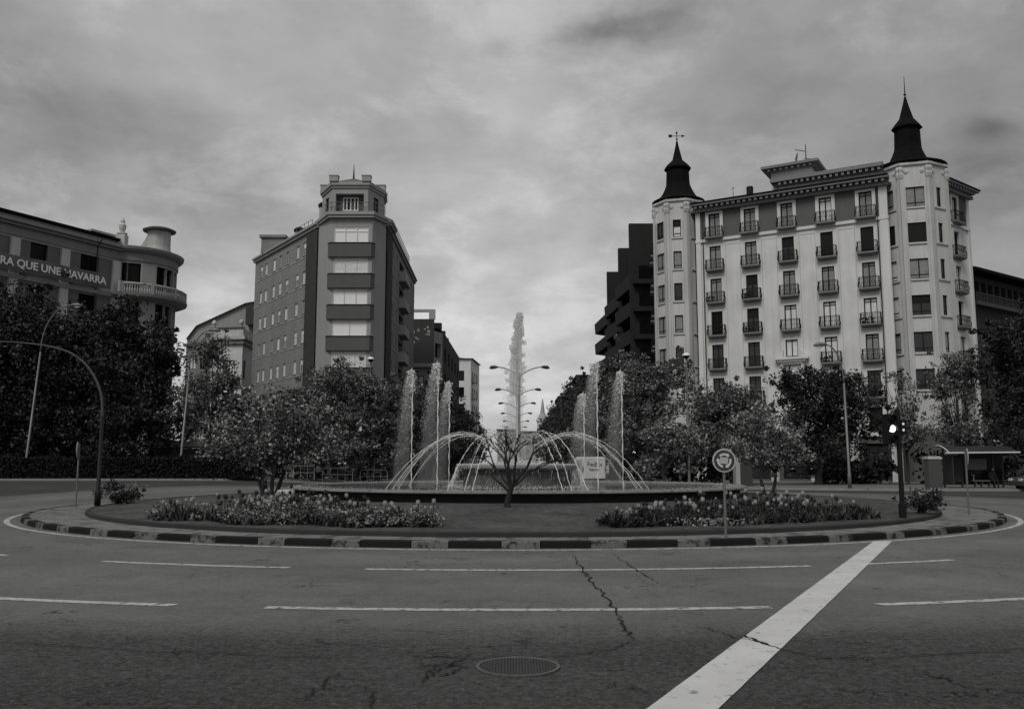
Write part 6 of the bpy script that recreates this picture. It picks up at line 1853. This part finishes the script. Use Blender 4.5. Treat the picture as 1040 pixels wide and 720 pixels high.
def seated_person(x, y, z):
    root = thing('person', 'person in dark coat sitting on the bus shelter bench', 'person', (x, y, z), 0)
    me = bpy.data.meshes.new('body'); J = [(0, .1, .52), (0, .12, .78), (0, .1, 1.0), (0, .06, 1.12), (0, .03, 1.22), (0, .0, 1.32),
        (.17, .1, 1.0), (.23, .04, .76), (.17, -.16, .66), (.12, -.25, .64), (-.17, .1, 1.0), (-.23, .04, .76), (-.17, -.16, .66), (-.12, -.25, .64),
        (.1, .05, .52), (.11, -.35, .53), (.11, -.36, .1), (.11, -.5, .05), (-.1, .05, .52), (-.11, -.35, .53), (-.11, -.36, .1), (-.11, -.5, .05)]
    E = [(0, 1), (1, 2), (2, 3), (3, 4), (4, 5), (2, 6), (6, 7), (7, 8), (8, 9), (2, 10), (10, 11), (11, 12), (12, 13), (0, 14), (14, 15), (15, 16), (16, 17), (0, 18), (18, 19), (19, 20), (20, 21)]
    rad = [.15, .14, .15, .06, .10, .085, .07, .05, .04, .035, .07, .05, .04, .035, .1, .07, .045, .04, .1, .07, .045, .04]
    me.from_pydata(J, E, []); o = bpy.data.objects.new('body', me); COL.objects.link(o); o.parent = root
    sk = o.modifiers.new('s', 'SKIN')
    for i, r in enumerate(rad): me.skin_vertices[0].data[i].radius = (r, r)
    me.skin_vertices[0].data[0].use_root = True
    o.modifiers.new('u', 'SUBSURF').levels = 2; me.materials.append(mat('dark_coat', .02, .9))
    h = MB(); h.lathe([(.001, 1.40), (.06, 1.385), (.1, 1.33), (.105, 1.26), (.09, 1.2), (.05, 1.18)], 12, (0, .035, 0)); local(h.build('hair', mat('dark_hair', .015, .7)), root)
    f = MB(); f.lathe([(.001, 1.13), (.045, 1.145), (.075, 1.2), (.08, 1.26), (.06, 1.32)], 12, (0, -.02, 0)); f.tube([(0, -.09, 1.26), (0, -.115, 1.22), (0, -.09, 1.21)], [.01, .018, .01], 5); local(f.build('face', mat('skin', .14, .6)), root)


seated_person(sx_ + .95, sy_ - .02, .06)

# service cabinet beside the shelter
p = pt(947.5, 480, 57); t = thing('service_cabinet', 'tall grey service cabinet with pale cap left of the bus shelter', 'cabinet', (p.x, 57, .13))
m_ = MB(); m_.box(-.41, .41, -.35, .35, 0, 1.82); local(m_.build('housing', mat('cabinet_grey', .085, .6, 4, .15)), t)
m_ = MB(); m_.box(-.45, .45, -.4, .4, 1.82, 1.95); m_.box(-.38, .38, -.33, .33, 1.95, 2.0); local(m_.build('cap', mat('cabinet_cap', .42, .5)), t)
m_ = MB(); m_.box(-.36, .36, -.362, -.352, .15, 1.7); local(m_.build('door', mat('cabinet_door', .07, .6)), t)

# advert column seen left of the round sign's right tree
p = pt(757, 478, 62); t = thing('phone_booth', 'narrow dark booth with a pale top and side behind the round sign', 'booth', (p.x, 62, .13))
m_ = MB(); m_.box(-.45, .35, -.45, .45, 0, 2.2); local(m_.build('housing', M['dgrey']), t); m_ = MB(); m_.box(-.75, -.46, -.42, .42, 0, 2.3); local(m_.build('side_panel', M['band']), t)
m_ = MB(); m_.box(-.8, .45, -.52, .52, 2.305, 2.45); local(m_.build('cap', mat('cabinet_cap', .42, .5)), t)


# railings near the avenue crossings
def ped_rail(label, xa, xb, Y):
    za = gz(xa, Y) + .02; root = thing('pedestrian_railing', label, 'railing', ((xa + xb) / 2, Y, za + .12), 0, 'pale pedestrian railings at the kerb'); L = (xb - xa) / 2
    mb = MB(); mb.tube([(-L, 0, 0), (-L, 0, .85), (-L + .12, 0, .98), (L - .12, 0, .98), (L, 0, .85), (L, 0, 0)], .03, 6); mb.tube([(-L, 0, .5), (L, 0, .5)], .02, 5)
    local(mb.build('rail', mat('galvanised', .30, .5)), root)
    for k in range(1, 4): m_ = MB(); x = -L + 2 * L * k / 4; m_.tube([(x, 0, 0), (x, 0, .97)], .018, 5); local(m_.build('post', mat('galvanised', .30, .5)), root)


for k, (a, b, lab) in enumerate(((-16.2, -14.2, 'pale railing leftmost of three below the round-headed trees'), (-13.8, -11.6, 'pale railing in the middle of three below the round-headed trees'), (-11.2, -9.2, 'pale railing nearest the left water jets'))):
    ped_rail(lab, a, b, 64.2 + k * .9)
ped_rail('pale railing right of the courier van behind the basin', 8.0, 9.9, 66.5)
# pavilion roof seen under the left trees
t = thing('garden_kiosk', 'low kiosk with a pale sloping roof under the left trees', 'kiosk', (-25.7, 70.5, .62))
m_ = MB(); m_.box(-2.2, 2.2, -1.2, 1.2, 0, 2.2); local(m_.build('wall', mat('kiosk_wall', .08, .8, 3, .3)), t)
m_ = MB(); m_.add([(-2.9, -1.7, 2.2), (2.9, -1.7, 2.45), (2.9, 1.7, 2.45), (-2.9, 1.7, 2.2), (-1.8, 0, 2.7), (2.0, 0, 3.1)], [(0, 1, 5, 4), (1, 2, 5), (2, 3, 4, 5), (3, 0, 4), (3, 2, 1, 0)]); local(m_.build('roof', mat('kiosk_roof', .22, .7, 3, .3)), t)


def round_stone():
    p = pt(290, 501, 29.4); t = tag(MB().tube([(-.28, 0, .1), (-.24, 0, .1), (.24, 0, .12), (.28, 0, .12)], [.12, .17, .17, .13], 14).build('stone_roller', M['frim'], smooth=True), 'short pale stone drum lying on the lawn left of the basin', 'stone')
    t.location = (p.x, 29.4, mz(p.x, 29.4) + .04)


round_stone()


# ------------------------------------------------------------------ vehicles
def courier_van():
    Y = 71.5; p = pt(603.5, 480, Y)
    root = thing('courier_van', 'white courier van driving away down the avenue behind the fountain', 'van', (p.x, Y, 0), R(7))
    W, Ln, Z0, Z1 = .93, 4.9, .32, 2.2
    # body section (x,z) rounded, extruded along y with a sloping nose
    def sec(y, zt, w, z0=Z0): return [(-w, y, z0), (-w, y, zt - .25), (-w + .05, y, zt - .08), (-w + .16, y, zt), (w - .16, y, zt), (w - .05, y, zt - .08), (w, y, zt - .25), (w, y, z0)]
    S = [sec(0, Z1, W - .02), sec(.06, Z1 + .02, W), sec(3.2, Z1 + .02, W), sec(3.7, Z1 - .1, W), sec(4.25, 1.35, W - .02), sec(4.8, 1.1, W - .08), sec(4.95, .8, W - .15)]
    mb = MB(); k = 8; vs = [v for s in S for v in s]
    fs = [(i * k + j, (i + 1) * k + j, (i + 1) * k + (j + 1) % k, i * k + (j + 1) % k) for i in range(len(S) - 1) for j in range(k)] + [tuple(range(k)), tuple(range((len(S) - 1) * k + k - 1, (len(S) - 1) * k - 1, -1))]
    mb.add(vs, fs); local(mb.build('body', mat('van_white', .62, .4, 5, .08), smooth=False), root)
    for xs in (-1, 1):
        m_ = MB(); m_.box(xs * .03 if xs > 0 else -W + .1, W - .1 if xs > 0 else -.03, -.02, 0.001, .5, 2.02); d = local(m_.build('rear_door', mat('van_door', .58, .4, 5, .1)), root)
        m_ = MB(); m_.box(min(xs * .1, xs * (W - .2)), max(xs * .1, xs * (W - .2)), -.03, -.021, 1.98, 2.0); local(m_.build('handle', M['dgrey']), d)
        m_ = MB(); m_.box(xs * (W - .02) - .05, xs * (W - .02) + .05, -.03, .05, 1.0, 1.45); local(m_.build('tail_light', mat('tail_lamp', .1, .3)), root)
        m_ = MB(); m_.box(xs * (W + .005) - .01, xs * (W + .005) + .01, 3.15, 3.95, 1.25, 1.75); local(m_.build('side_window', M['glass_k']), root)
        m_ = MB(); m_.box(xs * (W + .14) - .06, xs * (W + .14) + .06, 3.75, 3.9, 1.15, 1.45); local(m_.build('mirror', M['black']), root)
        for yy in (.95, 3.95):
            m_ = MB(); m_.lathe([(.33, -.1), (.33, .1)], 20); m_.v = [(xs * (W - .1) + c, yy + a, .33 + b) for a, b, c in m_.v]; w_ = local(m_.build('wheel', M['black']), root)
            m_ = MB(); m_.lathe([(.18, -.104), (.18, .104)], 14); m_.v = [(xs * (W - .1) + c, yy + a, .33 + b) for a, b, c in m_.v]; local(m_.build('rim', M['lamp']), w_)
    m_ = MB(); m_.box(-W, W, -.1, .0, .3, .5); local(m_.build('bumper', M['dgrey']), root)
    m_ = MB(); m_.box(-.26, .26, -.035, -.025, .62, .73); local(m_.build('number_plate', M['whitem']), root)
    def text(s, size, loc, rz, m):
        o = text_mesh('lettering', s, size, m); o.parent = root; o.location = loc; o.rotation_euler = (R(90), 0, rz)
    dk, md = mat('logo_dark', .04, .5), mat('logo_mid', .2, .5)
    text('Fed', .52, (-.2, -.026, 1.45), 0, dk); text('Ex', .52, (.42, -.026, 1.45), 0, md); text('Express', .26, (.0, -.026, 1.12), 0, dk)
    text('Fed', .8, (-W - .012, 2.4, 1.35), R(-90), dk); text('Ex', .8, (-W - .012, 1.35, 1.35), R(-90), md)


courier_van()


def parked_car(x, y):
    root = thing('parked_car', 'dark car at the right edge of the view past the bus shelter', 'car', (x, y, 0), R(0))
    prof = [(-2.1, .35), (-2.15, .6), (-2.0, .82), (-1.2, .95), (-.55, 1.4), (.7, 1.45), (1.5, 1.05), (2.05, .95), (2.15, .6), (2.1, .35)]
    mb = MB(); vs = []; n = len(prof)
    for yy, k in ((-.82, 1), (-.70, 2), (.70, 2), (.82, 1)):
        for px, pz in prof: vs.append((px, yy * (1 if pz < 1 else .86), pz if k == 2 else pz - .03))
    fs = [(i * n + j, i * n + j + 1, (i + 1) * n + j + 1, (i + 1) * n + j) for i in range(3) for j in range(n - 1)] + [tuple(range(n - 1, -1, -1)), tuple(range(3 * n, 4 * n))]
    mb.add(vs, fs); local(mb.build('body', mat('car_paint', .05, .25, spec=.6)), root)
    m_ = MB(); m_.add([(-1.08, -.725, 1.0), (1.35, -.725, 1.05), (.66, -.71, 1.36), (-.52, -.71, 1.33)], [(0, 1, 2, 3)]); m_.add([(-1.08, .725, 1.0), (1.35, .725, 1.05), (.66, .71, 1.36), (-.52, .71, 1.33)], [(3, 2, 1, 0)]); local(m_.build('side_window', M['glass']), root)
    m_ = MB(); m_.add([(-1.2, -.6, .975), (-1.2, .6, .975), (-.58, .56, 1.39), (-.58, -.56, 1.39)], [(0, 1, 2, 3)]); local(m_.build('windscreen', M['glass_l']), root)
    for s in (-1, 1):
        m_ = MB(); m_.box(-2.16, -2.02, s * .55 - .16, s * .55 + .16, .62, .78); local(m_.build('headlight', mat('headlamp', .5, .2)), root)
        for xx in (-1.35, 1.35):
            m_ = MB(); m_.lathe([(.31, -.1), (.31, .1)], 20); m_.v = [(xx + a, s * .76 + c, .31 + b) for a, b, c in m_.v]; w_ = local(m_.build('wheel', M['black']), root)
            m_ = MB(); m_.lathe([(.19, -.104), (.19, .104)], 14); m_.v = [(xx + a, s * .76 + c, .31 + b) for a, b, c in m_.v]; local(m_.build('rim', M['lamp']), w_)


parked_car(pt(1031, 480, 54.5).x + 2.1, 54.5)
